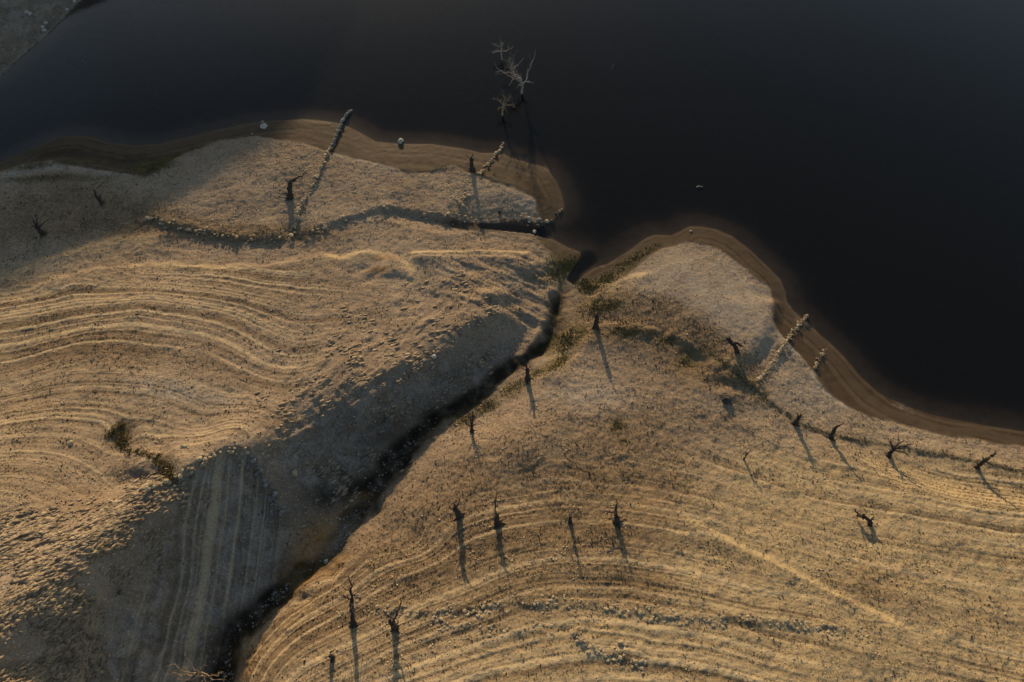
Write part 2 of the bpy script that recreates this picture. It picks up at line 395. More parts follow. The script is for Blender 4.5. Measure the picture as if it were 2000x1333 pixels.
paleG = np.maximum(paleG, .35 * lobeG); paleG = np.maximum(paleG, .3 * gblob(1580, 770, 4, 3)); paleG = np.maximum(paleG, .3 * gblob(1420, 790, 4, 2))
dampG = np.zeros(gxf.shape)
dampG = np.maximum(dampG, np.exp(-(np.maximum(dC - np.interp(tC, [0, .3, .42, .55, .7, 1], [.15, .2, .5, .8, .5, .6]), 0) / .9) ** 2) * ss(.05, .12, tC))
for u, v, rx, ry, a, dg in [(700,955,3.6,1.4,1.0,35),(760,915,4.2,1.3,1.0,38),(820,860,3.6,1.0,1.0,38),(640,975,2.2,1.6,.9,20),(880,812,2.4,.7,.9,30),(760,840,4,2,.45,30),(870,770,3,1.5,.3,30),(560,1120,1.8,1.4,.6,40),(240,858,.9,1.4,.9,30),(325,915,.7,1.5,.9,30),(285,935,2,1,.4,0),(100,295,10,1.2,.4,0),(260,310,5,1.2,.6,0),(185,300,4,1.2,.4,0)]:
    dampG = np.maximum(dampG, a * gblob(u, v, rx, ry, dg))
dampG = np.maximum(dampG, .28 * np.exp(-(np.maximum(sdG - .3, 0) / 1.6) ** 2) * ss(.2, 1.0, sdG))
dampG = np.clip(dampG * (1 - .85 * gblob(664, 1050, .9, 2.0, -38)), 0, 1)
rustG = np.zeros(gxf.shape)
for u, v, rx, ry, a, dg in [(622,1045,1.9,1.7,1.0,50),(600,1075,1.6,1.4,.8,50),(660,1000,2.0,.6,.5,35),(565,1115,1.2,1.2,.35,50),(700,970,1.5,.4,.5,10),(660,1105,1.8,.5,.6,38),(600,1135,1.6,.4,.7,38),(480,1290,1.2,1.6,.5,20),(1085,708,1.6,.5,.5,30),(740,528,1.6,.5,.8,5),(750,505,1.6,.3,.9,0),(200,1000,5,1.2,.25,-15),(540,820,2,1,.3,30)]:
    rustG = np.maximum(rustG, a * gblob(u, v, rx, ry, dg))
sunstep_pathG = np.zeros(gxf.shape)  # sunlight on the steps painted as bright bands; also the pale path
for pts, wd, a in [([(640,500),(700,496),(756,499)], .6, .9), ([(790,512),(806,530),(800,548)], 1.0, .7), ([(806,495),(1035,496)], .45, .7), ([(257,518),(406,521),(462,524)], .5, .6), ([(0,541),(50,520),(165,484),(300,470)], 1.6, .4), (PATH, .45, .8), ([(1085,700),(1105,665),(1112,635)], .7, .6), ([(1165,590),(1200,560),(1260,535)], .6, .5)]:
    sunstep_pathG = np.maximum(sunstep_pathG, a * gline(pts, wd))
goldG = np.clip(rightG * ss(-20, 30, gxf) * .8 + .5 * rightG * ss(22, 6, gyf) + .35 * leftG * ss(-30, -60, gxf) + .3 * gblob(1750, 900, 20, 6), 0, 1)

wet = mask_of(wetG); wet[o & (sd < .2)] = 1
wet = ss(.18, .82, wet + .20 * fbm(X32, Y32, 3.0, 4, 40) + .10 * fbm(X32, Y32, .8, 2, 44)).astype(np.float32)
veg = mask_of(np.clip(vegG, 0, 1.2)); veg[o] = .5
grass, pale, damp, rust, sunstep_path, gold = [mask_of(q) for q in (grassG, paleG, dampG, rustG, sunstep_pathG, goldG)]
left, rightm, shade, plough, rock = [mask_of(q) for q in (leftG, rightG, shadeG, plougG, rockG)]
shelf, lobe = mask_of(shelfG), mask_of(lobeG)
left[o & (MX < 0) & (MY < 50)] = 1; rightm[o & (MX > 0) & (MY < 30)] = 1
chand = mask_of(np.exp(-(dC / 1.2) ** 2))

# ------------------------------------------------------------------ fine relief
wander = fbm(X32, Y32, 9.0, 3, 60)
lvl = Z + .05 * wander
water_lines = .46 * n1(lvl / .07, 5) + .55 * n1(lvl / .034 + 40, 6) + .14 * n1(lvl / .19 + 9, 7) + .45 * n1(lvl / .019 + 70, 8) * ss(11, 17, MY) * ss(34, 28, MY) * rightm + .3 * n1(lvl / .024 + 11, 9) * left
terr = np.clip(.85 * left + 1.15 * rightm + .25 * (1 - wet) * (sd > 1), 0, 1.15) * (1 - wet) * np.clip(1 - 1.6 * plough, 0, 1) * (1 - .8 * shade) * (1 - .7 * rock)
patchy = np.clip(.9 + .5 * fbm(X32, Y32, 14.0, 2, 64), .45, 1.25)
dry = (1 - wet) * np.clip(1 - chand, .15, 1)
rough = dry * (1 - .55 * lobe)
dz = .14 * fbm(X32, Y32, 9.0, 2, 70) * ss(1, 6, sd) * dry
dz += .055 * fbm(X32, Y32, 2.6, 3, 80) * rough * (1 + 1.0 * shade + .6 * rock)
dz += .034 * fbm(X32, Y32, .75, 3, 90, .65) * rough * (1 + .5 * np.clip(veg, 0, 1) + .8 * rock)
dz += .012 * fbm(X32, Y32, .6, 3, 95) * wet * (sd > .3)
dz += terr * patchy * .034 * water_lines * ss(.8, 3, sd)
# faint rings left on the bare right lobe by the falling lake
ring = .6 * n1((sd + .4 * fbm(X32, Y32, 5, 2, 170)) / .8, 31) + .5 * n1((sd + .3 * fbm(X32, Y32, 5, 2, 170)) / .33, 32)
lobering = np.clip(lobe + .6 * shelf + .8 * wet * (sd > .3) * (MX > 30), 0, 1)
dz += lobering * .016 * ring
# shore benches in the wet mud
bench = n1((Z + .05 * wander) / .055, 12)
dz += .008 * bench * wet * np.exp(-(sd / 6) ** 2) * (sd > -6)
# plough-like furrows on the shaded flank
fq = X32 - .02 * Y32 + .10 * fbm(X32, Y32, 6.0, 2, 110)
plough = np.clip(1.5 * plough, 0, 1)
furrow = n1(fq / .27, 21) + .9 * n1(fq / .14, 22)
dz += plough * .06 * furrow
# tilted bedding in the rocky corner
rx, ry = rot(X32, Y32, 32)
bed = fbm(rx / 5.0, ry, .62, 3, 120, .6)
dz += rock * .11 * np.abs(bed) * ss(-.2, .5, fbm(X32, Y32, 6, 2, 130)) + rock * .08 * bed
rx, ry = rot(X32, Y32, 52)
lump = fbm(rx / 2.6, ry, .95, 3, 140, .55)
slump = np.clip(shade + .5 * mask_of(gpoly([(560,740),(700,600),(900,560),(1010,560),(860,680),(700,790),(560,830)], 4)), 0, 1)
ex, ey = rot(X32, Y32, -48)
rill = fbm(ex / 5.0, ey, .8, 3, 160, .6)
dz += shade * .13 * rill * ss(.5, 2.5, np.where(core, mask_of(dC), 9))
dz += slump * .27 * np.maximum(lump, -.25)
rx, ry = rot(X32, Y32, -28)
gul = fbm(rx / 3.5, ry, .9, 3, 150)
dz += mask_of(gpoly([(880,500),(1050,500),(1100,560),(1075,640),(1000,700),(950,640),(860,600)], 3)) * .16 * gul * dry
Z = Z + dz
Z = np.where((sd > .35) & (Z < .03) & (MY > 40), .03, Z)
stripe = np.clip(0.5 + .62 * water_lines * terr * patchy + plough * .24 * furrow + lobering * .22 * ring, 0, 1).astype(np.float32)

nv = NX * NY
co = np.empty((nv, 3), np.float32); co[:, 0] = MX; co[:, 1] = MY; co[:, 2] = Z
idx = np.arange(nv).reshape(NY, NX)
quads = np.stack([idx[:-1, :-1], idx[:-1, 1:], idx[1:, 1:], idx[1:, :-1]], -1).reshape(-1, 4)

def np_mesh(name, co, faces, k):
    me = bpy.data.meshes.new(name)
    nf = len(faces)
    me.vertices.add(len(co)); me.vertices.foreach_set('co', np.ascontiguousarray(co, np.float32).ravel())
    me.loops.add(nf * k); me.loops.foreach_set('vertex_index', np.ascontiguousarray(faces, np.int32).ravel())
    me.polygons.add(nf)
    me.polygons.foreach_set('loop_start', np.arange(0, nf * k, k, dtype=np.int32))
    try: me.polygons.foreach_set('loop_total', np.full(nf, k, np.int32))
    except Exception: pass
    me.update(calc_edges=True)
    return me
land_me = np_mesh('ground', co, quads, 4)
land_me.polygons.foreach_set('use_smooth', np.ones(len(quads), bool))
def put_attr(me, name, chans):
    a = me.attributes.new(name, 'FLOAT_COLOR', 'POINT')
    d = np.stack([np.asarray(c, np.float32) for c in chans], -1)
    a.data.foreach_set('color', np.ascontiguousarray(d).ravel())
put_attr(land_me, 'cover', [wet, np.clip(veg, 0, 1), grass, pale])
put_attr(land_me, 'soil', [damp, gold, np.clip(rock + .35 * slump, 0, 1), stripe])
put_attr(land_me, 'bed', [ss(-.1, -1.0, sd), np.clip((ring * .5 + .5) * wet + .8 * np.exp(-((sd - .2 - .15 * fbm(X32, Y32, 2, 2, 180)) / .16) ** 2), 0, 1), np.clip(veg, 0, 1), np.ones_like(wet)])
put_attr(land_me, 'tint', [rust, sunstep_path, shelf, np.clip(np.maximum(np.maximum(plough, shade), .75 * ((MY > 62 + .1 * (MX + 160)) & (MX < -60) & (MY > 80))), 0, 1)])  # tint alpha: painted grey of the shade, plus the furrows' grey silt
ground = bpy.data.objects.new('ground', land_me)
COL.objects.link(ground)
ground['kind'] = 'structure'

def gz(x, y):
    """height of the finished land"""
    i = min(max(np.searchsorted(xs, x) - 1, 0), NX - 2); j = min(max(np.searchsorted(ys, y) - 1, 0), NY - 2)
    fx = (x - xs[i]) / (xs[i + 1] - xs[i]); fy = (y - ys[j]) / (ys[j + 1] - ys[j])
    q = ZZ[j:j + 2, i:i + 2]
    return float((q[0, 0] * (1 - fx) + q[0, 1] * fx) * (1 - fy) + (q[1, 0] * (1 - fx) + q[1, 1] * fx) * fy)
ZZ = Z.reshape(NY, NX)
def spot(u, v, h=0.0, water=False):
    """land (or water) point at photo position, lifted h above the land there"""
    z = 0.0
    for _ in range(16):
        x, y = at_z(u, v, z)
        g = gz(x, y)
        if water or g < 0: g = 0.0
        z = z * .4 + (g + h) * .6
    x, y = at_z(u, v, z)
    return Vector((x, y, z))

# ------------------------------------------------------------------ materials
def new_mat(name):
    m = bpy.data.materials.new(name); m.use_nodes = True
    t = m.node_tree; t.nodes.clear()
    return m, t
class NB:
    def __init__(s, t): s.t = t
    def n(s, kind, **kw):
        q = s.t.nodes.new(kind)
        for k_, v_ in kw.items(): setattr(q, k_, v_)
        return q
    def link(s, a, b): s.t.links.new(a, b)
    def attr(s, name):
        a = s.n('ShaderNodeAttribute', attribute_name=name)
        sp = s.n('ShaderNodeSeparateColor'); s.link(a.outputs['Color'], sp.inputs[0])
        return sp.outputs[0], sp.outputs[1], sp.outputs[2], a.outputs['Alpha']
    def noise(s, vec, scale, detail=4, rough=.55, dist=0):
        q = s.n('ShaderNodeTexNoise'); q.inputs['Scale'].default_value = scale; q.inputs['Detail'].default_value = detail
        q.inputs['Roughness'].default_value = rough; q.inputs['Distortion'].default_value = dist
        if vec is not None: s.link(vec, q.inputs['Vector'])
        return q.outputs['Fac']
    def math(s, op, a, b=None, clamp=False):
        q = s.n('ShaderNodeMath', operation=op, use_clamp=clamp)
        for i, x in enumerate((a, b)):
            if x is None: continue
            if isinstance(x, (int, float)): q.inputs[i].default_value = x
            else: s.link(x, q.inputs[i])
        return q.outputs[0]
    def ramp(s, x, lo, hi, a=0.0, b=1.0):
        q = s.n('ShaderNodeMapRange', interpolation_type='SMOOTHSTEP')
        s.link(x, q.inputs['Value'])
        for nm, val in (('From Min', lo), ('From Max', hi), ('To Min', a), ('To Max', b)):
            if isinstance(val, (int, float)): q.inputs[nm].default_value = val
            else: s.link(val, q.inputs[nm])
        return q.outputs[0]
    def mix(s, f, a, b, mode='MIX'):
        q = s.n('ShaderNodeMix', data_type='RGBA', blend_type=mode)
        q.clamp_factor = True
        for i, x in ((0, f), (6, a), (7, b)):
            if isinstance(x, (int, float)): q.inputs[i].default_value = x
            elif isinstance(x, tuple): q.inputs[i].default_value = (*x, 1)
            else: s.link(x, q.inputs[i])
        return q.outputs[2]

m_ground, t = new_mat('lakeside soil')
b = NB(t)
tc = b.n('ShaderNodeTexCoord').outputs['Object']
wetA, vegA, grassA, paleA = b.attr('cover')
dampA, goldA, rockA, stripeA = b.attr('soil')
rustA, sunstep_pathA, shelfA, shade_siltA = b.attr('tint')
bedA, wringA, _v, _w = b.attr('bed')
n_big = b.noise(tc, .09, 5, .55); n_mid = b.noise(tc, .7, 5, .6); n_fine = b.noise(tc, 3.2, 4, .65); n_grain = b.noise(tc, 9.0, 3, .7); n_spk = b.noise(tc, 5.5, 2, .8)
c = b.mix(b.ramp(n_big, .35, .65), (.315, .24, .165), (.235, .172, .115))
c = b.mix(b.math('MULTIPLY', goldA, .85), c, (.41, .305, .155))
c = b.mix(b.math('MULTIPLY', shade_siltA, .8), c, b.mix(b.ramp(b.noise(tc, .42, 6, .7, .8), .40, .58), (.215, .193, .17), (.078, .067, .057)))  # shaded flank and far bank painted greyer and darker; furrows' grey silt too
c = b.mix(b.ramp(n_mid, .35, .7, 0, .45), c, (.22, .155, .10))
c = b.mix(b.ramp(n_spk, .53, .66, 0, .5), c, (.145, .10, .06)); c = b.mix(b.ramp(n_spk, .45, .33, 0, .5), c, (.47, .385, .27))
c = b.mix(b.ramp(vegA, .5, .85, 0, .62), c, (.215, .145, .08))
# old water lines and furrows: crusted light bands, weed-grown dark bands
c = b.mix(b.math('MULTIPLY', b.ramp(stripeA, .52, .95, 0, .95), b.ramp(n_fine, .3, .6, .45, 1)), c, (.49, .375, .22))
c = b.mix(b.math('MULTIPLY', b.ramp(stripeA, .48, .05, 0, .95), b.ramp(n_fine, .62, .38, .35, 1)), c, (.135, .095, .057))
c = b.mix(b.math('MULTIPLY', paleA, b.math('MULTIPLY', b.ramp(n_fine, .34, .58), b.ramp(n_mid, .34, .56, .25, 1))), c, (.46, .42, .35))
c = b.mix(b.math('MULTIPLY', sunstep_pathA, b.ramp(n_mid, .32, .6, .1, .9)), c, (.50, .37, .19))  # painted sun on the steps, and the path's own pale colour
c = b.mix(b.math('MULTIPLY', rockA, b.ramp(n_fine, .4, .62, 0, .6)), c, (.24, .195, .145))
# weeds in flecks
fl = b.math('ADD', n_fine, b.math('MULTIPLY', b.math('SUBTRACT', n_grain, .5), .5))
thr = b.math('SUBTRACT', .69, b.math('MULTIPLY', vegA, .26))
c = b.mix(b.math('MULTIPLY', b.ramp(fl, thr, b.math('ADD', thr, .10)), .6), c, (.105, .072, .04))
# pale pebbles on the bare shelf
vo = b.n('ShaderNodeTexVoronoi'); vo.inputs['Scale'].default_value = 3.6; b.link(tc, vo.inputs['Vector'])
vs = b.n('ShaderNodeSeparateColor'); b.link(vo.outputs['Color'], vs.inputs[0])
peb = b.math('MULTIPLY', b.ramp(vo.outputs['Distance'], .34, .2), b.ramp(vs.outputs[0], .62, .7))
c = b.mix(b.math('MULTIPLY', peb, b.math('ADD', b.math('MULTIPLY', shelfA, .45), b.math('MULTIPLY', rockA, .6))), c, (.50, .43, .33))
wetc = b.mix(b.ramp(n_mid, .3, .7), (.070, .045, .026), (.050, .033, .020))
wetc = b.mix(b.math('MULTIPLY', b.ramp(wringA, .55, .85), .4), wetc, (.13, .092, .058))
c = b.mix(b.math('MULTIPLY', wetA, .93), c, wetc)
c = b.mix(bedA, c, b.mix(b.ramp(n_mid, .35, .65), (.085, .060, .037), (.062, .043, .027)))
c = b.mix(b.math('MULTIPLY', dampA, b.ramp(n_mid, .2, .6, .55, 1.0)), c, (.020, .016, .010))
c = b.mix(b.math('MULTIPLY', rustA, b.ramp(n_fine, .3, .6, .3, .95)), c, (.26, .13, .035))
g_ = b.math('MULTIPLY', b.math('MULTIPLY', grassA, 1.5), b.ramp(b.math('ADD', n_fine, b.math('MULTIPLY', n_mid, .4)), .42, .72, .15, 1), True)
gc = b.mix(b.ramp(n_mid, .4, .6), (.14, .105, .045), (.075, .066, .026))
c = b.mix(g_, c, gc)
pr = b.n('ShaderNodeBsdfPrincipled')
b.link(c, pr.inputs['Base Color'])
b.link(b.ramp(wetA, 0, 1, .95, .62), pr.inputs['Roughness'])
pr.inputs['Specular IOR Level'].default_value = .03
hgt = b.math('ADD', b.math('MULTIPLY', n_fine, .7), b.math('MULTIPLY', n_grain, .4))
hgt = b.math('ADD', hgt, b.math('MULTIPLY', peb, .25))
bp = b.n('ShaderNodeBump'); bp.inputs['Distance'].default_value = .11
b.link(hgt, bp.inputs['Height']); b.link(b.ramp(wetA, 0, 1, .75, .10), bp.inputs['Strength'])
b.link(bp.outputs[0], pr.inputs['Normal'])
out = b.n('ShaderNodeOutputMaterial'); b.link(pr.outputs[0], out.inputs['Surface'])
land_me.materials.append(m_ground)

m_water, t = new_mat('lake water')
b = NB(t)
tc = b.n('ShaderNodeTexCoord').outputs['Object']
mp = b.n('ShaderNodeMapping'); mp.inputs['Scale'].default_value = (.7, 1.6, 1); b.link(tc, mp.inputs['Vector'])
bp = b.n('ShaderNodeBump'); bp.inputs['Distance'].default_value = .012; bp.inputs['Strength'].default_value = .3
b.link(b.noise(mp.outputs[0], 1.1, 4, .55), bp.inputs['Height'])
gl = b.n('ShaderNodeBsdfGlossy'); gl.inputs['Roughness'].default_value = .04; b.link(bp.outputs[0], gl.inputs['Normal'])
tr = b.n('ShaderNodeBsdfTransparent')
ge = b.n('ShaderNodeNewGeometry'); dt = b.n('ShaderNodeVectorMath', operation='DOT_PRODUCT')
b.link(ge.outputs['Incoming'], dt.inputs[0]); b.link(ge.outputs['Normal'], dt.inputs[1])
refl = b.math('ADD', b.math('MULTIPLY', b.math('POWER', b.math('SUBTRACT', 1.0, b.math('ABSOLUTE', dt.outputs['Value'])), 5.0), .98), .010)   # Schlick, the same from both sides
df = b.n('ShaderNodeBsdfDiffuse'); df.inputs['Color'].default_value = (.030, .031, .031, 1)
m0 = b.n('ShaderNodeMixShader'); m0.inputs[0].default_value = .26; b.link(tr.outputs[0], m0.inputs[1]); b.link(df.outputs[0], m0.inputs[2])   # silt in the water
mx = b.n('ShaderNodeMixShader'); b.link(refl, mx.inputs[0]); b.link(m0.outputs[0], mx.inputs[1]); b.link(gl.outputs[0], mx.inputs[2])
va = b.n('ShaderNodeVolumeAbsorption'); va.inputs['Color'].default_value = (.40, .32, .26, 1); va.inputs['Density'].default_value = 3.4
out = b.n('ShaderNodeOutputMaterial'); b.link(mx.outputs[0], out.inputs['Surface']); b.link(va.outputs[0], out.inputs['Volume'])
S = 3400.0
wv = np.array([[x, y, z] for z in (-14.0, 0.0) for y in (-S, S) for x in (-S, S)], np.float32)
wf = np.array([[0, 2, 3, 1], [4, 5, 7, 6], [0, 1, 5, 4], [2, 6, 7, 3], [0, 4, 6, 2], [1, 3, 7, 5]])
wme = np_mesh('lake', wv, wf, 4); wme.materials.append(m_water)
lake = bpy.data.objects.new('lake', wme); COL.objects.link(lake); lake['kind'] = 'structure'
# ------------------------------------------------------------------ more materials
def bark(name, dark, light, scale, amt):
    m, t = new_mat(name); b = NB(t)
    tc = b.n('ShaderNodeTexCoord').outputs['Object']
    n = b.noise(tc, scale, 5, .65, .6)
    c = b.mix(b.ramp(n, .5 - amt, .5 + amt), dark, light)
    pr = b.n('ShaderNodeBsdfPrincipled'); b.link(c, pr.inputs['Base Color']); pr.inputs['Roughness'].default_value = .9
    pr.inputs['Specular IOR Level'].default_value = .2
    bp = b.n('ShaderNodeBump'); bp.inputs['Distance'].default_value = .04; bp.inputs['Strength'].default_value = .8
    b.link(n, bp.inputs['Height']); b.link(bp.outputs[0], pr.inputs['Normal'])
    o_ = b.n('ShaderNodeOutputMaterial'); b.link(pr.outputs[0], o_.inputs['Surface'])
    return m
M_DARK = bark('dead bark', (.028, .022, .019), (.075, .058, .048), 4.0, .22)
M_PALE = bark('bleached wood', (.15, .125, .10), (.46, .39, .31), 3.0, .2)
M_TAN = bark('dry pale twigs', (.17, .12, .075), (.38, .28, .18), 3.0, .2)
M_CUT = bark('cut wood face', (.35, .24, .12), (.50, .36, .19), 6.0, .2)
M_STONE = bark('dry field stone', (.22, .165, .10), (.52, .41, .25), 1.6, .22)
M_FLAKE = bark('weathered schist flakes', (.13, .10, .07), (.33, .255, .165), 1.3, .2)
M_GREY = bark('silt covered stone', (.13, .115, .10), (.27, .245, .21), 1.8, .2)
M_WETROCK = bark('dark wet rock', (.035, .03, .026), (.09, .08, .07), 2.5, .2)
M_WHITE = bark('pale boulder', (.30, .265, .22), (.48, .43, .36), 2.5, .2)
M_TUFT = bark('dry weeds', (.13, .09, .05), (.30, .22, .12), .8, .2)
M_BROWNWEED = bark('brown weeds', (.05, .036, .02), (.12, .085, .045), .8, .2)
M_REED = bark('olive shore grass', (.12, .092, .036), (.25, .185, .08), .7, .18)
M_LEAF = bark('shrub leaves', (.045, .040, .014), (.13, .095, .03), 1.5, .2)

# ------------------------------------------------------------------ mesh helpers
class MB:
    def __init__(s): s.v = []; s.f = []
    def tube(s, pts, rad, sides=7, knob=.12, rng=random):
        n0 = len(s.v); m = len(pts)
        ref = Vector((.31, .22, .93)).normalized()
        for i, p in enumerate(pts):
            d = (pts[min(i + 1, m - 1)] - pts[max(i - 1, 0)])
            d = d.normalized() if d.length > 1e-6 else Vector((0, 0, 1))
            a = d.cross(ref)
            if a.length < .1: a = d.cross(Vector((1, 0, 0)))
            a.normalize(); c_ = d.cross(a)
            for k_ in range(sides):
                th = 2 * math.pi * k_ / sides
                r = rad[i] * (1 + rng.uniform(-knob, knob) * 1.6)
                s.v.append(p + (a * math.cos(th) + c_ * math.sin(th)) * r)
        for i in range(m - 1):
            for k_ in range(sides):
                q = n0 + i * sides; k2 = (k_ + 1) % sides
                s.f.append((q + k_, q + k2, q + sides + k2, q + sides + k_))
        s.f.append(tuple(n0 + k_ for k_ in range(sides))[::-1])
        s.f.append(tuple(n0 + (m - 1) * sides + k_ for k_ in range(sides)))
    def stone(s, p, r, rng, flat=.7):
        n0 = len(s.v)
        sx, sy, sz = r * rng.uniform(.75, 1.3), r * rng.uniform(.75, 1.3), r * flat * rng.uniform(.75, 1.25)
        az = rng.uniform(0, 6.28); ca, sa_ = math.cos(az), math.sin(az)
        for x, y, z in ICO_V:
            j = rng.uniform(.78, 1.16)
            x, y, z = x * sx * j, y * sy * j, z * sz * j
            s.v.append(Vector((p[0] + x * ca - y * sa_, p[1] + x * sa_ + y * ca, p[2] + z)))
        s.f += [tuple(n0 + i for i in f) for f in ICO_F]
    def build(s, name, m, parent=None, smooth=False, origin=None):
        me = bpy.data.meshes.new(name)
        og = origin if origin is not None else Vector((0, 0, 0))
        me.from_pydata([tuple(v - og) for v in s.v], [], s.f); me.update()
        if smooth: me.polygons.foreach_set('use_smooth', [True] * len(me.polygons))
        me.materials.append(m)
        ob = bpy.data.objects.new(name, me); COL.objects.link(ob)
        if parent is not None: ob.parent = parent
        elif origin is not None: ob.location = og
        return ob
_p = (1 + 5 ** .5) / 2
ICO_V = [tuple(Vector(q).normalized()) for q in [(-1,_p,0),(1,_p,0),(-1,-_p,0),(1,-_p,0),(0,-1,_p),(0,1,_p),(0,-1,-_p),(0,1,-_p),(_p,0,-1),(_p,0,1),(-_p,0,-1),(-_p,0,1)]]
ICO_F = [(0,11,5),(0,5,1),(0,1,7),(0,7,10),(0,10,11),(1,5,9),(5,11,4),(11,10,2),(10,7,6),(7,1,8),(3,9,4),(3,4,2),(3,2,6),(3,6,8),(3,8,9),(4,9,5),(2,4,11),(6,2,10),(8,6,7),(9,8,1)]
def thing(name, label, cat, loc, group=None):
    e = bpy.data.objects.new(name, None); e.empty_display_size = .3
    COL.objects.link(e); e.location = loc
    e['label'] = label; e['category'] = cat
    if group: e['group'] = group
    return e
def tag(ob, label, cat, group=None):
    ob['label'] = label; ob['category'] = cat
    if group: ob['group'] = group
    return ob

# ------------------------------------------------------------------ dead trees
def wob(pts, rng, amt, n):
    """resample a polyline and make it crooked"""
    out = []
    L = [0]
    for a, c_ in zip(pts, pts[1:]): L.append(L[-1] + (c_ - a).length)
    for i in range(n + 1):
        q = L[-1] * i / n
        j = max(k_ for k_ in range(len(L) - 1) if L[k_] <= q + 1e-9)
        f = (q - L[j]) / max(L[j + 1] - L[j], 1e-9)
        p = pts[j].lerp(pts[j + 1], f)
        if 0 < i: p = p + Vector((rng.uniform(-1, 1), rng.uniform(-1, 1), rng.uniform(-.6, .8))) * amt * min(1, i / 2)
        out.append(p)
    return out
def add_limb(mb, pts, r, rng, twigs, tl, sides=6, depth=0):
    n = max(4, len(pts) * 2)
    L = sum((c_ - a).length for a, c_ in zip(pts, pts[1:]))
    pp = wob(pts, rng, .045 * L, n)
    rad = [r * (1 - .82 * (i / n) ** .8) for i in range(n + 1)]
    mb.tube(pp, rad, sides, .14, rng)
    for _ in range(twigs):
        i = rng.randint(max(1, n // 4), n - 1)
        d = (pp[i + 1] - pp[i - 1]).normalized()
        q = d * .8 + Vector((rng.uniform(-1, 1), rng.uniform(-1, 1), rng.uniform(-.35, .9)))
        ln = tl * rng.uniform(.5, 1.15)
        end = pp[i] + q.normalized() * ln
        add_limb(mb, [pp[i], pp[i].lerp(end, .5) + Vector((0, 0, -.06 * ln)), end], max(rad[i] * .5, .018), rng, 2 if depth == 0 and tl > .5 else 0, tl * .45, 4, depth + 1)
def vec(az, el, ln):
    a, e = math.radians(az), math.radians(el)
    return Vector((math.sin(a) * math.cos(e), math.cos(a) * math.cos(e), math.sin(e))) * ln
def dead_tree(label, base, trunk, r, limbs, seed, mat=M_DARK, water=False, roots=3, name='dead_tree', cat='dead tree', group='dead trees on the drained shore', broken=True, limb_mat=None, twig_r=1.0):
    """trunk: list of (u, v, height) or a single (height, lean_x, lean_y); limbs: photo-guided lists of (u, v, height) or ('a', start 0..1, az, el, length)"""
    rng = random.Random(seed); r *= .64
    bp_ = spot(*base, water=water)
    if water: bp_.z = -.9
    ab = max(bp_.z, 0.0) if water else bp_.z
    root = thing(name, label, cat, bp_, group)
    def wp(u, v, h):
        z = ab + h; x, y = at_z(u, v, z); return Vector((x, y, z))
    if isinstance(trunk, tuple):
        h, lx, ly = trunk
        tp = [bp_ + Vector((0, 0, -.15)), bp_ + Vector((lx * .35, ly * .35, h * .5)), Vector((bp_.x + lx, bp_.y + ly, ab + h))]
    else:
        tp = [bp_ + Vector((0, 0, -.15))] + [wp(*q) for q in trunk]
    n = 8
    pts = wob(tp, rng, .05, n)
    rad = [r * (1.5 - .65 * min(1, i / n * 2.2) + .12 * math.sin(i * 2.1 + seed)) for i in range(n + 1)]
    mb = MB(); mb.tube(pts, rad, 9, .13, rng)
    if broken:                                      # splintered head
        for _ in range(4):
            q = pts[-1] + Vector((rng.uniform(-1, 1) * r * .5, rng.uniform(-1, 1) * r * .5, 0))
            mb.tube([q - Vector((0, 0, r * .6)), q + vec(rng.uniform(0, 360), rng.uniform(45, 85), r * rng.uniform(.5, 1.1))], [r * .38, r * .1], 5, .2, rng)
        for _ in range(3):                          # burrs
            i = rng.randint(3, n - 1)
            mb.stone(pts[i] + vec(rng.uniform(0, 360), 10, rad[i] * .75), rad[i] * .5, rng, 1.0)
    mb.build('trunk', mat, root, True, bp_)
    for k_ in range(roots):
        az = rng.uniform(0, 360); ln = r * rng.uniform(2.0, 3.4)
        e = bp_ + vec(az, 0, ln); e.z = (gz(e.x, e.y) if not water else bp_.z) - .03
        rb = MB(); rb.tube([bp_ + Vector((0, 0, r * .7)), bp_.lerp(e, .5) + Vector((0, 0, r * .25)), e], [r * .5, r * .32, r * .1], 6, .15, rng)
        rb.build('root', mat, root, True, bp_)
    for lim in limbs:
        if lim[0] == 'a':
            _, f, az, el, ln, lr, tw, tl = lim
            i = min(int(f * n), n); s_ = pts[i]
            e = s_ + vec(az, el, ln)
            lp = [s_, s_.lerp(e, .5) + Vector((rng.uniform(-.1, .1) * ln, rng.uniform(-.1, .1) * ln, .06 * ln)), e]
        else:
            pl, lr, tw, tl = lim
            s_ = wp(*pl[0])
            near = min(pts, key=lambda q: (q - s_).length)
            lp = ([near] if (near - s_).length > .12 else []) + [wp(*q) for q in pl]
        lb = MB(); add_limb(lb, lp, lr, rng, tw, tl)
        lb.build('branch', limb_mat or mat, root, True, bp_)
    return root

A = 'a'
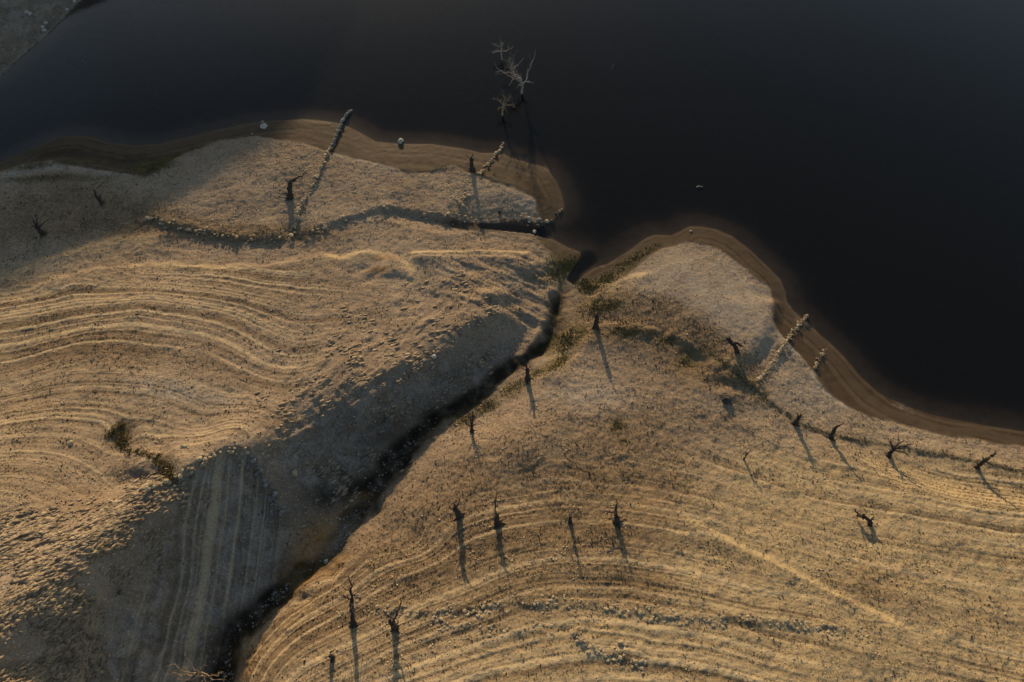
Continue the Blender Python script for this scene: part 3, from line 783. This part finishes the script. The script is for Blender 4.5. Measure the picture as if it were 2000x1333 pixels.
# in the lake
GW = 'drowned trees standing in the lake'
dead_tree('northernmost small pale drowned tree with short twiggy limbs', (981, 118), [(980, 108, .8), (979, 102, 1.2)], .2, [
    ([(979,102,1.2),(980,92,1.7),(980,81,2.3)], 0.090, 9, .8), ([(979,101,1.2),(968,101,1.3),(962,104,1.3)], 0.099, 9, .7), ([(981,100,1.2),(990,100,1.5),(1000,94,1.8)], 0.090, 8, .7), ([(978,93,1.6),(967,88,1.9),(962,86,2.1)], 0.054, 9, .6), ([(980,84,2.2),(975,72,2.9)], 0.027, 4, .5)], 11, M_PALE, True, 0, group=GW)
dead_tree('biggest drowned tree, bleached, long curved limb to the left and straight one to the right', (1019, 183), [(1020,172,0.96), (1022,163,1.56)], .3, [
    ([(1018,166,1.44),(1018,154,2.16),(1009,152,2.52),(999,143,3.12),(997,137,3.60)], 0.185, 6, .9),
    ([(997,143,3.12),(986,140,3.48),(977,139,3.72),(967,144,3.72)], 0.097, 7, .9), ([(977,138,3.72),(970,130,4.20),(965,125,4.56)], 0.068, 6, .8),
    ([(1007,153,2.52),(999,160,2.40),(996,170,2.16)], 0.087, 4, .4), ([(998,137,3.60),(1006,133,3.96),(1013,129,4.32),(1018,121,4.80)], 0.078, 12, 1.0),
    ([(998,136,3.60),(996,122,4.56),(992,110,5.40)], 0.068, 17, 1.1), ([(999,128,4.08),(1003,115,5.04),(1006,104,5.76)], 0.049, 14, 1.0),
    ([(1025,160,1.68),(1032,144,2.64),(1038,126,3.72),(1047,104,5.16)], 0.127, 7, .8), ([(1026,160,1.68),(1034,161,1.80),(1042,162,1.92)], 0.087, 9, .5), ([(1020,165,1.44),(1014,166,1.44),(1010,172,1.20)], 0.078, 7, .4), ([(1021,172,0.96),(1021,182,0.36)], 0.058, 3, .3)], 12, M_PALE, True, 0, group=GW)
dead_tree('drowned tree nearest the shore, brown stump with many thin drooping branches', (981, 226), [(982,214,0.96), (984,206,1.56)], .24, [
    ([(982,205,1.56),(976,197,2.04),(966,193,2.40)], 0.068, 12, .7), ([(984,204,1.56),(985,194,2.16),(980,180,3.00)], 0.058, 14, .8), ([(986,204,1.56),(993,194,2.16),(1000,187,2.76)], 0.058, 12, .7),
    ([(987,207,1.44),(998,204,1.68),(1007,212,1.44)], 0.058, 9, .6), ([(986,212,1.20),(991,222,0.72)], 0.049, 6, .5), ([(979,210,1.20),(972,213,1.08)], 0.049, 7, .5), ([(981,215,0.96),(979,224,0.48)], 0.049, 6, .4)], 13, M_TAN, True, 0, group=GW)

# on land
dead_tree('forked dark stump in the shade of the far hill, left of everything', (85, 458), (1.7, 0, .1), .42, [(A,.9,-38,38,1.4,.16,3,.5),(A,.9,12,45,1.1,.15,3,.4),(A,.8,62,22,1.7,.12,4,.5),(A,.7,-75,15,1.0,.1,3,.4)], 21)
dead_tree('low black bushy stump in the shade, right of the forked stump', (199, 398), (.8, -.3, .3), .36, [(A,.9,-30,40,1.1,.14,7,.5),(A,.8,30,30,.8,.12,6,.4),(A,.9,-70,30,.9,.12,6,.4),(A,.9,110,20,.7,.12,4,.4),(A,1,0,60,1.2,.1,5,.5)], 22)
dead_tree('thick squat stump with one limb curving up to the right, beside the silted wall', (567, 388), [(566, 372, .9), (567, 355, 1.5)], .55, [
    ([(570,354,1.4),(577,352,1.6),(583,346,1.8),(590,345,2.0),(596,342,2.1)], .27, 2, .3), ([(562,378,.5),(553,379,.5),(544,379,.5)], .1, 2, .3), ([(562,356,1.4),(559,350,1.7)], .16, 1, .3), ([(573,380,.4),(578,384,.3)], .16, 1, .3)], 23)
dead_tree('short stump on the muddy band with a long shadow, by the small shore wall', (922, 332), (1.9, .0, .2), .44, [(A,.9,-65,30,1.1,.1,5,.5),(A,1,20,50,.7,.12,4,.4),(A,.8,80,30,.8,.1,4,.4),(A,.6,-90,15,1.1,.08,4,.4)], 24)
dead_tree('leafless dark stump at the top of the gully mouth, among olive grass', (1164, 640), (2.2, -.1, .3), .42, [(A,1,10,65,.9,.1,4,.4),(A,.9,60,40,.6,.08,3,.3),(A,.85,-70,40,.7,.08,3,.3),(A,.5,90,30,.5,.08,3,.3)], 25)
dead_tree('toppled black tree with roots in the air and a wide shadow, on the pale lobe', (1441, 688), [(1436, 679, .5), (1428, 668, .95), (1421, 662, 1.1)], .32, [
    ([(1430,671,.9),(1440,671,.9),(1452,678,.7)], .3, 3, .4), ([(1424,670,.8),(1434,676,.7),(1443,685,.3)], .16, 2, .3), ([(1421,664,1.0),(1414,667,1.0),(1409,665,1.1)], .13, 5, .4), ([(1420,670,.8),(1413,675,.7)], .1, 4, .3), ([(1428,663,1.1),(1421,656,1.4)], .08, 3, .4), ([(1446,671,.9),(1451,673,.9),(1458,670,1.1)], .05, 1, .2)], 26, roots=2)
dead_tree('stump on the grassy lip of the dark gully, nearest the creek bend', (1031, 742), (1.9, -.1, .3), .4, [(A,1,-40,50,.9,.1,6,.5),(A,.9,50,40,.8,.1,6,.5),(A,.9,-90,35,.8,.09,5,.4),(A,.9,100,35,.7,.09,5,.4),(A,1,0,70,.9,.1,5,.4)], 27)
dead_tree('spiky tree of thin upright branches at the dark gully rim, half in shade', (922, 842), (1.0, 0, .1), .27, [(A,1,-28,55,1.7,.11,7,.7),(A,1,8,60,1.9,.11,7,.7),(A,.9,42,50,1.6,.1,7,.6),(A,.9,-65,40,1.4,.09,6,.6),(A,.9,85,45,1.0,.09,5,.5)], 28, mat=M_DARK)
dead_tree('thinnest little dead trunk alone on the open slope', (1453, 897), (.9, 0, .1), .13, [(A,1,55,45,.7,.08,2,.3),(A,1,-40,50,.4,.06,1,.2)], 29, roots=2)
dead_tree('shaggy stump at the upper end of the grassy terrace line', (1552, 828), (1.6, -.1, .1), .38, [(A,.9,60,35,1.0,.09,5,.4),(A,1,-40,50,.6,.12,5,.4),(A,.9,10,60,.7,.1,5,.4),(A,.6,90,20,1.0,.08,4,.4)], 30)
dead_tree('bent stump whose single limb hooks up to the right, on the terrace line', (1623, 856), [(1624, 848, .6), (1629, 840, 1.2)], .34, [
    ([(1629,840,1.2),(1634,834,1.6),(1641,831,1.9),(1649,826,2.2)], .2, 3, .3), ([(1630,843,1.0),(1633,838,1.3)], .16, 1, .2)], 31)
dead_tree('many-armed tree spreading thin branches like a hand, on the terrace line', (1736, 890), [(1740, 883, .7), (1745, 877, 1.1)], .34, [
    ([(1745,877,1.1),(1740,868,1.5),(1735,860,2.0)], .15, 4, .6), ([(1746,875,1.2),(1753,868,1.7),(1766,860,2.3)], .13, 5, .6), ([(1747,877,1.1),(1762,873,1.5),(1785,867,2.0)], .15, 5, .7),
    ([(1747,880,.9),(1760,883,1.0),(1776,887,1.1)], .11, 4, .5), ([(1755,866,1.7),(1755,855,2.2),(1752,842,2.8)], .05, 4, .5), ([(1738,864,1.7),(1748,856,2.2)], .04, 3, .4), ([(1738,884,.6),(1732,883,.7)], .14, 1, .2), ([(1748,876,1.2),(1768,876,1.3)], .1, 3, .4)], 32)
dead_tree('leaning split trunk pointing up to the right, nearest the right edge of the lakeshore slope', (1908, 914), [(1915, 905, .8), (1926, 897, 1.5), (1937, 891, 2.1)], .31, [
    ([(1937,891,2.1),(1942,888,2.4),(1946,882,2.7)], .18, 4, .3), ([(1914,904,.9),(1926,901,1.2),(1937,908,1.2)], .2, 1, .2), ([(1910,907,.6),(1903,903,.7)], .12, 1, .2), ([(1921,898,1.3),(1919,890,1.6)], .09, 2, .3), ([(1936,891,2.1),(1945,891,2.2)], .09, 2, .2)], 33)
dead_tree('collapsed black tree arching over the ground, below the terrace line', (1700, 1026), [(1699, 1019, .45), (1694, 1014, .8), (1686, 1009, .85)], .3, [
    ([(1688,1010,.8),(1679,1008,.6),(1673,1006,.15)], .3, 3, .4), ([(1675,1004,.4),(1672,999,.8),(1669,993,1.2)], .15, 3, .4), ([(1700,1018,.5),(1704,1013,.8),(1708,1009,1.1)], .16, 3, .3), ([(1687,1008,.9),(1685,1003,1.2)], .13, 2, .3), ([(1676,1007,.3),(1672,1014,.1)], .16, 1, .2)], 34, roots=2)
GR = 'row of four stumps across the right hill'
dead_tree('knobbly stump at the left end of the row of four on the right hill', (897, 1010), (2.2, -.25, .2), .42, [(A,1,35,40,1.0,.12,4,.4),(A,.95,-30,45,.7,.16,3,.4),(A,.8,-80,30,.9,.12,3,.3),(A,.5,95,15,.9,.09,4,.4),(A,1,5,60,.6,.14,3,.3)], 41, group=GR)
dead_tree('stump with one thin whip branch on its head, second from left of four', (972, 1022), (1.7, -.1, .2), .42, [
    ([(968,992,1.6),(972,977,2.3),(969,964,2.8),(964,952,3.4)], .09, 3, .4), (A,1,70,40,.7,.1,4,.3),(A,.6,-80,25,.7,.1,4,.4),(A,.4,80,20,.8,.09,4,.4)], 42, group=GR)
dead_tree('slim pale stump splitting into thin stems, third from left of the row of four', (1114, 1020), (1.3, -.1, .1), .24, [(A,1,10,68,1.5,.07,4,.5),(A,1,-25,60,1.2,.06,4,.4),(A,.9,60,55,1.4,.06,4,.4),(A,.8,-80,30,.6,.06,3,.3)], 43, group=GR, limb_mat=M_TAN)
dead_tree('stump with a bristly limb to the left, right end of the row of four', (1204, 1020), (1.3, -.1, .1), .44, [
    ([(1202,996,1.3),(1205,986,1.8),(1203,976,2.3)], .17, 5, .3), ([(1198,1000,1.1),(1185,1000,1.2),(1171,1003,1.2)], .13, 9, .5), (A,.9,-50,40,.6,.14,3,.3),(A,.8,80,30,.6,.12,3,.3)], 44, group=GR)
dead_tree('tall slender tree with dark upper branches and pale drooping twigs, beside the stone scatter', (690, 1222), [(689, 1200, 1.2), (687, 1172, 2.6)], .3, [
    ([(687,1172,2.6),(686,1155,3.2),(684,1140,3.8),(681,1122,4.6)], .13, 5, .8), ([(688,1165,2.8),(698,1158,3.0),(705,1148,3.5)], .1, 4, .6), ([(686,1160,2.9),(678,1153,3.2),(670,1147,3.5)], .08, 6, .7),
    ([(686,1170,2.6),(674,1167,2.7),(662,1160,3.0)], .11, 6, .7), ([(668,1165,2.7),(652,1172,2.5),(640,1174,2.4)], .04, 6, .6)], 45, group='pair of tall trees above the stone scatter').name = 'dead_tree'
_t = [o_ for o_ in bpy.data.objects if o_.get('label', '').startswith('tall slender')][0]
for k_, (tu, tv) in enumerate([(681, 1198), (700, 1213), (711, 1196), (694, 1210), (676, 1205)]):
    lb = MB(); rng = random.Random(460 + k_); z0 = _t.location.z
    s_ = Vector((*at_z(687, 1173, z0 + 2.5), z0 + 2.5)); e = Vector((*at_z(tu, tv, z0 + 1.4), z0 + 1.4))
    add_limb(lb, [s_, s_.lerp(e, .45) + Vector((0, 0, .35)), e], .05, rng, 3, .4)
    tw_ = lb.build('branch', M_TAN, _t, True, _t.location); tw_['label'] = 'pale drooping branch'
dead_tree('black stump with a single long thin branch rising right, in the stone scatter', (772, 1226), (1.9, -.1, .2), .42, [
    ([(771,1206,1.6),(776,1190,2.2),(783,1172,3.0),(789,1153,3.9)], .1, 3, .4), ([(768,1207,1.5),(758,1203,1.6),(746,1201,1.7)], .1, 5, .5), (A,.95,120,10,.8,.09,6,.5),(A,.95,-120,0,.9,.07,8,.6)], 46, group='pair of tall trees above the stone scatter')
_c = dead_tree('sawn-off stump with a pale yellow cut top, near the bottom edge', (650, 1284), (1.5, -.1, .1), .27, [(A,.95,60,25,.8,.13,2,.2),(A,.9,-150,20,.4,.1,1,.2)], 47, broken=False)
mb = MB(); p_ = _c.location + Vector((-.12, .14, 1.5)); mb.tube([p_ - Vector((0, 0, .04)), p_ + Vector((-.02, .02, .10))], [.27, .24], 11, .08, random.Random(3))
mb.build('cut_face', M_CUT, _c, False, _c.location)
dead_tree('pale leafless tree spreading long crooked branches all round, on the shaded flank', (388, 1338), (2.2, 0, .1), .3, [
    ([(386,1312,2.2),(366,1314,2.6),(348,1304,3.0),(332,1297,3.3)], .1, 5, .8), ([(384,1315,2.2),(362,1322,2.4),(340,1316,2.8),(330,1326,2.6)], .09, 6, .8), ([(384,1318,2.1),(370,1326,2.2),(352,1338,2.1)], .1, 5, .7),
    ([(388,1312,2.2),(375,1301,2.7),(364,1290,3.2),(362,1274,3.8)], .07, 4, .7), ([(390,1312,2.2),(398,1300,2.8),(402,1284,3.5)], .06, 4, .6), ([(392,1314,2.2),(408,1322,2.3),(425,1318,2.6),(437,1315,2.8)], .1, 6, .8),
    ([(394,1317,2.1),(412,1326,2.2),(430,1332,2.3),(444,1330,2.5)], .09, 6, .8), ([(392,1319,2.0),(400,1330,1.9),(404,1344,1.7)], .09, 5, .6), ([(388,1320,2.0),(382,1334,1.8),(376,1350,1.7)], .09, 4, .6)], 48, limb_mat=M_TAN, group=None)

# ------------------------------------------------------------------ dry stone walls
def stone_wall(label, pts, seed, size=.24, width=.5, height=.45, per_m=9, mat=M_STONE, gap=.25, water=False, flat=.55):
    rng = random.Random(seed)
    w_ = [spot(u, v, 0, water and i == 0) for i, (u, v) in enumerate(pts)]
    mb = MB()
    og = w_[len(w_) // 2].copy()
    run = 0.0
    for a, c_ in zip(w_, w_[1:]):
        L = math.hypot(c_.x - a.x, c_.y - a.y); n = max(1, int(L * per_m))
        px, py = -(c_.y - a.y) / max(L, .01), (c_.x - a.x) / max(L, .01)
        for _ in range(n):
            f = rng.random()
            hole = n1(np.array([(run + L * f) * .8]), seed)[0]
            if hole < -1 + 2 * gap and rng.random() < .75: continue
            s_ = rng.gauss(0, .42) * width; r = size * (.4 + 1.1 * rng.random() ** 1.7)
            if rng.random() < .28: s_ *= 2.6; r *= .65
            x = a.x + (c_.x - a.x) * f + px * s_; y = a.y + (c_.y - a.y) * f + py * s_
            g = gz(x, y); lift = max(0, height * (1 - (s_ / width) ** 2)) * rng.random()
            mb.stone((x, y, max(g, -1.0) + lift + r * .15), r, rng, flat)
        run += L
    ob = mb.build('stone_wall', mat, None, False, og)
    return tag(ob, label, 'stone wall', 'ruined dry stone walls')
stone_wall('long silted wall of grey stone running out under the lake past the squat stump', [(687,214),(682,220),(671,236),(665,250),(658,267),(652,281),(646,292)], 101, .18, .14, .45, 24, M_GREY, .02, True)
stone_wall('broken wall of pale stones climbing from the silted wall up the dry shelf', [(646,290),(638,307),(631,324),(623,340),(615,357),(608,368)], 102, .2, .32, .4, 10, M_STONE, .15)
stone_wall('short pile of tumbled wall between the squat stump and the shaded ledge', [(603,376),(590,402),(582,420),(579,437),(574,452),(570,464)], 103, .22, .32, .35, 10, M_STONE, .15)
stone_wall('bright little wall stepping from the mud into the lake below the drowned trees', [(984,277),(977,292),(963,309),(949,328),(936,343)], 104, .18, .18, .25, 9, M_STONE, .08, True)
stone_wall('sparse line of stones crossing the dry shelf behind the short shore stump', [(915,372),(911,382),(902,397),(894,410)], 105, .17, .5, .25, 12, M_STONE, .2)
stone_wall('rubble edging the left end of the shaded ledge', LEDGE_A, 106, .22, .35, .3, 5.5, M_STONE, .3)
stone_wall('rubble edging the right end of the shaded ledge, toward the side channel', LEDGE_B, 107, .22, .35, .3, 5.5, M_STONE, .3)
stone_wall('stones along the rim of the dark side channel', [(800,417),(860,424),(900,424),(950,426),(990,421),(1030,424),(1050,432)], 108, .17, .5, .2, 5, M_STONE, .3)
stone_wall('straight stone wall running down the right lobe into the lake', [(1577,616),(1563,631),(1550,646),(1532,673),(1508,709),(1490,733),(1479,746)], 109, .13, .24, .36, 24, M_STONE, .05, True)
stone_wall('short crumbling wall on the wet brown band of the right shore', [(1612,681),(1605,692),(1598,702),(1592,720)], 110, .13, .22, .3, 10, M_STONE, .2)
stone_wall('long row of scattered wall stones crossing the right hill near the bottom', [(696,1160),(715,1185),(760,1192),(830,1203),(900,1195),(1000,1183),(1070,1177),(1145,1182),(1200,1188),(1250,1200),(1300,1203),(1375,1210),(1440,1210),(1500,1215),(1575,1225),(1685,1237)], 111, .14, .8, .06, 13, M_STONE, .3, False, .38)
stone_wall('thin second row of stones just below the long scattered row', [(840,1214),(900,1226),(960,1228),(1010,1226),(1085,1226)], 112, .13, .65, .05, 9, M_STONE, .3, False, .38)
stone_wall('dense pile of wall stones slanting down to the bottom edge', [(1112,1228),(1130,1245),(1150,1264),(1190,1277),(1226,1290),(1262,1307)], 113, .14, .55, .08, 18, M_STONE, .05, False, .42)
stone_wall('collapsed wall curving over the crest above the furrowed flank', [(275,958),(300,953),(352,932),(387,911),(421,894),(447,881),(483,884)], 114, .2, .6, .3, 8, M_STONE, .2)
stone_wall('shaded tail of the collapsed crest wall dropping to the gully', [(483,884),(497,906),(516,940),(541,979),(556,1008)], 115, .22, .6, .3, 7, M_GREY, .2)
stone_wall('scattered stones along the sunlit lip of the gully flank', [(1000,600),(964,614),(920,627),(896,643),(882,660),(860,676),(818,718),(790,738)], 116, .13, .7, .1, 5, M_STONE, .3)

# ------------------------------------------------------------------ boulders and other single things
def boulder(label, u, v, r, mat, seed, flat=.75, name='boulder', cat='boulder', group=None, water=False, sink=.3):
    rng = random.Random(seed); p_ = spot(u, v, 0, water)
    mb = MB()
    import bmesh
    bm = bmesh.new(); bmesh.ops.create_icosphere(bm, subdivisions=3, radius=1)
    sx, sy = r * rng.uniform(.85, 1.15), r * rng.uniform(.85, 1.15)
    ofs = Vector((rng.uniform(0, 50), rng.uniform(0, 50), 0))
    from mathutils import noise as mn
    for q in bm.verts:
        d = 1 + .28 * mn.noise(q.co * 1.1 + ofs) + .10 * mn.noise(q.co * 3.1 + ofs)
        q.co = Vector((q.co.x * sx * d, q.co.y * sy * d, q.co.z * r * flat * d + r * flat * (1 - sink * 2)))
    me = bpy.data.meshes.new(name); bm.to_mesh(me); bm.free(); me.materials.append(mat)
    ob = bpy.data.objects.new(name, me); COL.objects.link(ob); ob.location = p_
    return tag(ob, label, cat, group)
boulder('pale rounded boulder at the waterline, right of the silted wall', 783, 277, .42, M_WHITE, 1)
boulder('light grey boulder in the shallows, left of the silted wall', 515, 248, .46, M_WHITE, 2, .55)
boulder('darker boulder tucked behind the light grey one in the shallows', 513, 241, .34, M_GREY, 3)
boulder('small white stone on the wet mud near the light grey boulder', 492, 262, .15, M_WHITE, 4)
boulder('dark boulder alone with a shadow, below the toppled tree', 1418, 781, .48, M_WETROCK, 5)
boulder('bright round boulder on the lip of the gully flank', 848, 698, .26, M_WHITE, 6)
boulder('small black stump-like rock on the dry shelf above the side channel', 976, 416, .24, M_WETROCK, 7, 1.1)
boulder('white stone at the edge of the side channel mouth', 1044, 453, .24, M_WHITE, 8, .5)
boulder('white pebble on the wet tip of the right lobe', 1349, 452, .16, M_WHITE, 9, .6)
boulder('angular stone standing in the shaded scree below the crest wall', 576, 925, .34, M_STONE, 10, .9)
boulder('pale stone on the rubble left of the leafy shrubs', 139, 867, .3, M_STONE, 14, .6)
boulder('flat pale stone on the slope just above the lower leafy shrub', 359, 873, .3, M_STONE, 15, .5)
boulder('yellowish stone below the long scattered row of wall stones', 1211, 1256, .26, M_STONE, 16, .8)
boulder('white stone in the stony creek bed where it leaves the dark bank', 637, 1097, .2, M_WHITE, 17, .6)
for k_, (u, v, r, mt) in enumerate([(1053,432,.38,M_GREY),(1058,439,.4,M_WETROCK),(1051,443,.34,M_WETROCK),(1068,434,.28,M_STONE),(1078,434,.32,M_WETROCK),(1086,418,.17,M_WETROCK),(1093,414,.19,M_GREY),(1097,410,.14,M_STONE),(1033,427,.24,M_WHITE)]):
    boulder('wet boulder in the cluster at the tip of the side channel', u, v, r, mt, 30 + k_, group='boulders at the tip of the side channel')
for k_, (u, v, r) in enumerate([(53,25,.34),(59,28,.3),(90,46,.3),(84,54,.28),(87,60,.3),(146,4,.3),(131,20,.25)]):
    boulder('small white stone on the far bank in the corner', u, v, r, M_WHITE, 50 + k_, group='white stones on the far bank')
# drifting and sunken wood
def stick(label, pts, r, mat, seed, name='driftwood', twigs=2):
    rng = random.Random(seed); pp = [Vector((*at_z(u, v, h), h)) for u, v, h in pts]
    mb = MB(); add_limb(mb, pp, r, rng, twigs, .5)
    return tag(mb.build(name, mat, None, True, pp[0]), label, 'driftwood')
stick('short pale piece of driftwood floating alone on the open lake', [(1361,366,.03),(1366,364,.08),(1373,366,.03)], .13, M_PALE, 71, twigs=1)
stick('thin twig poking out of the lake near the far bank', [(160,118,-.1),(164,122,.25),(170,128,.1)], .05, M_GREY, 72, twigs=4)
stick('faint bent twig above the lake, right of the drowned trees', [(1192,140,-.2),(1196,133,.2),(1198,126,.5)], .04, M_GREY, 73, twigs=3)
stick('fallen branch lying across the furrowed flank edge, beside the creek at the bottom', [(508,1230,6.2),(513,1246,6.3),(519,1262,6.4)], .05, M_DARK, 74)
bpy.data.objects.remove(bpy.data.objects[[o_.name for o_ in bpy.data.objects if o_.get('label', '').startswith('fallen branch')][0]])

# ------------------------------------------------------------------ shrubs
def shrub(label, spots, seed):
    rng = random.Random(seed)
    c0 = spot(*spots[0][:2]); root = thing('shrub', label, 'shrub', c0, 'leafy shrubs in the side gully')
    lv = MB()
    for u, v, r, h in spots:
        p_ = spot(u, v); st = MB()
        for _ in range(7):
            e = p_ + vec(rng.uniform(0, 360), rng.uniform(30, 80), r * rng.uniform(.5, 1.0))
            st.tube([p_ - Vector((0, 0, .05)), p_.lerp(e, .5) + Vector((0, 0, .08)), e], [.03, .02, .008], 4, .1, rng)
        st.build('stem', M_DARK, root, False, c0)
        for _ in range(int(380 * r * r + 60)):
            th, rr = rng.uniform(0, 6.28), r * math.sqrt(rng.random()) * (1 + .3 * math.sin(3 * rng.random() * 6.28))
            x, y = p_.x + rr * math.cos(th), p_.y + rr * math.sin(th)
            z = gz(x, y) + h * max(.1, 1 - (rr / r) ** 2 * .8) * rng.uniform(.15, 1.1)
            a = Vector((rng.uniform(-1, 1), rng.uniform(-1, 1), rng.uniform(-.6, .6))).normalized(); c_ = a.cross(Vector((rng.uniform(-1, 1), rng.uniform(-1, 1), rng.uniform(-1, 1)))).normalized()
            s_ = rng.uniform(.04, .10); n0 = len(lv.v); q = Vector((x, y, z))
            lv.v += [q - a * s_, q - c_ * s_ * .5, q + a * s_, q + c_ * s_ * .5]; lv.f.append((n0, n0 + 1, n0 + 2, n0 + 3))
    lv.build('foliage', M_LEAF, root, False, c0)
shrub('upper leafy shrub in the side gully on the left slope', [(232,838,.55,.7),(222,846,.4,.5),(238,852,.5,.6),(234,866,.4,.5),(245,872,.45,.5),(252,884,.4,.5),(212,852,.3,.4),(246,860,.35,.4),(240,830,.3,.4)], 81)
shrub('lower leafy shrub trailing down the side gully on the left slope', [(270,882,.3,.4),(282,886,.4,.4),(294,891,.35,.4),(305,897,.35,.4),(313,904,.4,.5),(320,914,.45,.5),(326,922,.4,.5),(332,931,.45,.5),(338,938,.35,.5),(311,890,.25,.3)], 82)

# ------------------------------------------------------------------ ground cover nobody could count
rs = np.random.RandomState(5)
dxs = np.gradient(xs); dys = np.gradient(ys)
area = (dys[:, None] * dxs[None, :]).ravel()
sa_ = (MX * 1333.0); dep = MY * CP + (CAM_H - Z) * SP
U = 1000 + MX / np.maximum(dep, 1) * F; V = 666.5 - (MY * SP - (CAM_H - Z) * CP) / np.maximum(dep, 1) * F
seen = (U > -150) & (U < 2150) & (V > -60) & (V < 1420) & (dep > 5)
def scatter(weight, n):
    p_ = weight * area * seen; p_ = np.maximum(p_, 0); p_ /= p_.sum()
    i = rs.choice(nv, n, p=p_)
    x = MX[i] + rs.uniform(-.5, .5, n) * .14; y = MY[i] + rs.uniform(-.5, .5, n) * .14
    return x, y, Z[i]
def tufts(name, weight, n, hmin, hmax, wd, m, blades=4):
    x, y, z = scatter(weight, n)
    hgt = hmin + (hmax - hmin) * rs.rand(n) ** 2.2
    vs_, fs_ = [], []
    for k_ in range(blades):
        th = rs.uniform(0, 2 * np.pi, n); ln = hgt * rs.uniform(.2, .75, n); bw = wd * rs.uniform(.5, 1.2, n) * (.5 + hgt / hmax)
        ox, oy = rs.normal(0, .35, n) * wd * 1.3, rs.normal(0, .35, n) * wd * 1.3
        c_, s_ = np.cos(th), np.sin(th)
        b0 = np.stack([x + ox - s_ * bw, y + oy + c_ * bw, z - .03], -1); b1 = np.stack([x + ox + s_ * bw, y + oy - c_ * bw, z - .03], -1)
        tp = np.stack([x + ox + c_ * ln, y + oy + s_ * ln, z + hgt * rs.uniform(.7, 1, n)], -1)
        vs_.append(np.stack([b0, b1, tp], 1))
    v_ = np.concatenate(vs_, 0).reshape(-1, 3)
    me = np_mesh(name, v_, np.arange(len(v_)).reshape(-1, 3), 3); me.materials.append(m)
    ob = bpy.data.objects.new(name, me); COL.objects.link(ob); ob['kind'] = 'stuff'
    return ob
clump = np.clip(.7 + .7 * fbm(X32, Y32, 1.6, 3, 300), 0, 2)
lines = np.clip(1.0 - 1.1 * (stripe - .5) * 2, .1, 2.2)
dryland = (sd > .8) * (1 - wet) * np.clip(1 - 1.2 * chand, 0, 1)
tufts('dry_weeds', dryland * np.clip(veg, .03, 1.2) ** 1.3 * clump * lines * (1 - .8 * sunstep_path), 120000, .025, .09, .045, M_TUFT, 3)
tufts('dark_weeds', dryland * np.clip(veg, .05, 1.2) ** 1.5 * clump ** 1.5 * lines * (1 - .9 * sunstep_path), 6500, .05, .20, .055, M_BROWNWEED)
tufts('shore_grass', (sd > .15) * np.clip(grass - .12, 0, 1) * np.clip(clump, .2, 2), 11000, .03, .13, .05, M_REED, 4)
def pebbles(name, weight, n, rmin, rmax, m, aim=None, stretch=1.15, flat=.6):
    x, y, z = scatter(weight, n); r = rmin + (rmax - rmin) * rs.rand(n) ** 3
    octa = np.array([[1,0,0],[0,1,0],[-1,0,0],[0,-1,0],[0,0,1],[0,0,-1]], float)
    of = np.array([[0,1,4],[1,2,4],[2,3,4],[3,0,4],[1,0,5],[2,1,5],[3,2,5],[0,3,5]])
    th = rs.uniform(0, 6.28, n) if aim is None else rs.normal(math.radians(aim), .3, n)
    sc = r[:, None, None] * rs.uniform(.65, 1.3, (n, 6, 1)) * np.array([stretch, .9, flat])[None, None, :]
    v_ = octa[None] * sc; c_, s_ = np.cos(th)[:, None], np.sin(th)[:, None]
    v_ = np.stack([v_[..., 0] * c_ - v_[..., 1] * s_, v_[..., 0] * s_ + v_[..., 1] * c_, v_[..., 2]], -1) + np.stack([x, y, z + r * .15], -1)[:, None, :]
    f_ = (of[None] + (np.arange(n) * 6)[:, None, None]).reshape(-1, 3)
    me = np_mesh(name, v_.reshape(-1, 3), f_, 3); me.materials.append(m)
    ob = bpy.data.objects.new(name, me); COL.objects.link(ob); ob['kind'] = 'stuff'
stones_w = dryland * (.25 * rock + .45 * shelf + .12 * left + .10 * rightm + .15 * shade + .05)
pebbles('loose_pebbles', stones_w * np.clip(.3 + fbm(X32, Y32, .9, 2, 311), .02, 2) * np.clip(.4 + fbm(X32, Y32, 4, 3, 310), .03, 2), 17000, .02, .12, M_STONE)
pebbles('rock_flakes', dryland * (rock * np.clip(.3 + 1.2 * fbm(X32, Y32, 2.4, 3, 312), .02, 2) + .25 * slump * np.clip(fbm(X32, Y32, 2, 2, 313), .02, 1)), 16000, .03, .26, M_FLAKE, 32, 2.0, .4)
creekw = mask_of(np.exp(-(dC / .5) ** 2) * ss(.4, .5, tC)) * .35 + 1.0 * mask_of(gblob(668, 1050, 1.0, 1.6, -30)) 
pebbles('creek_gravel', creekw, 900, .03, .15, M_GREY)
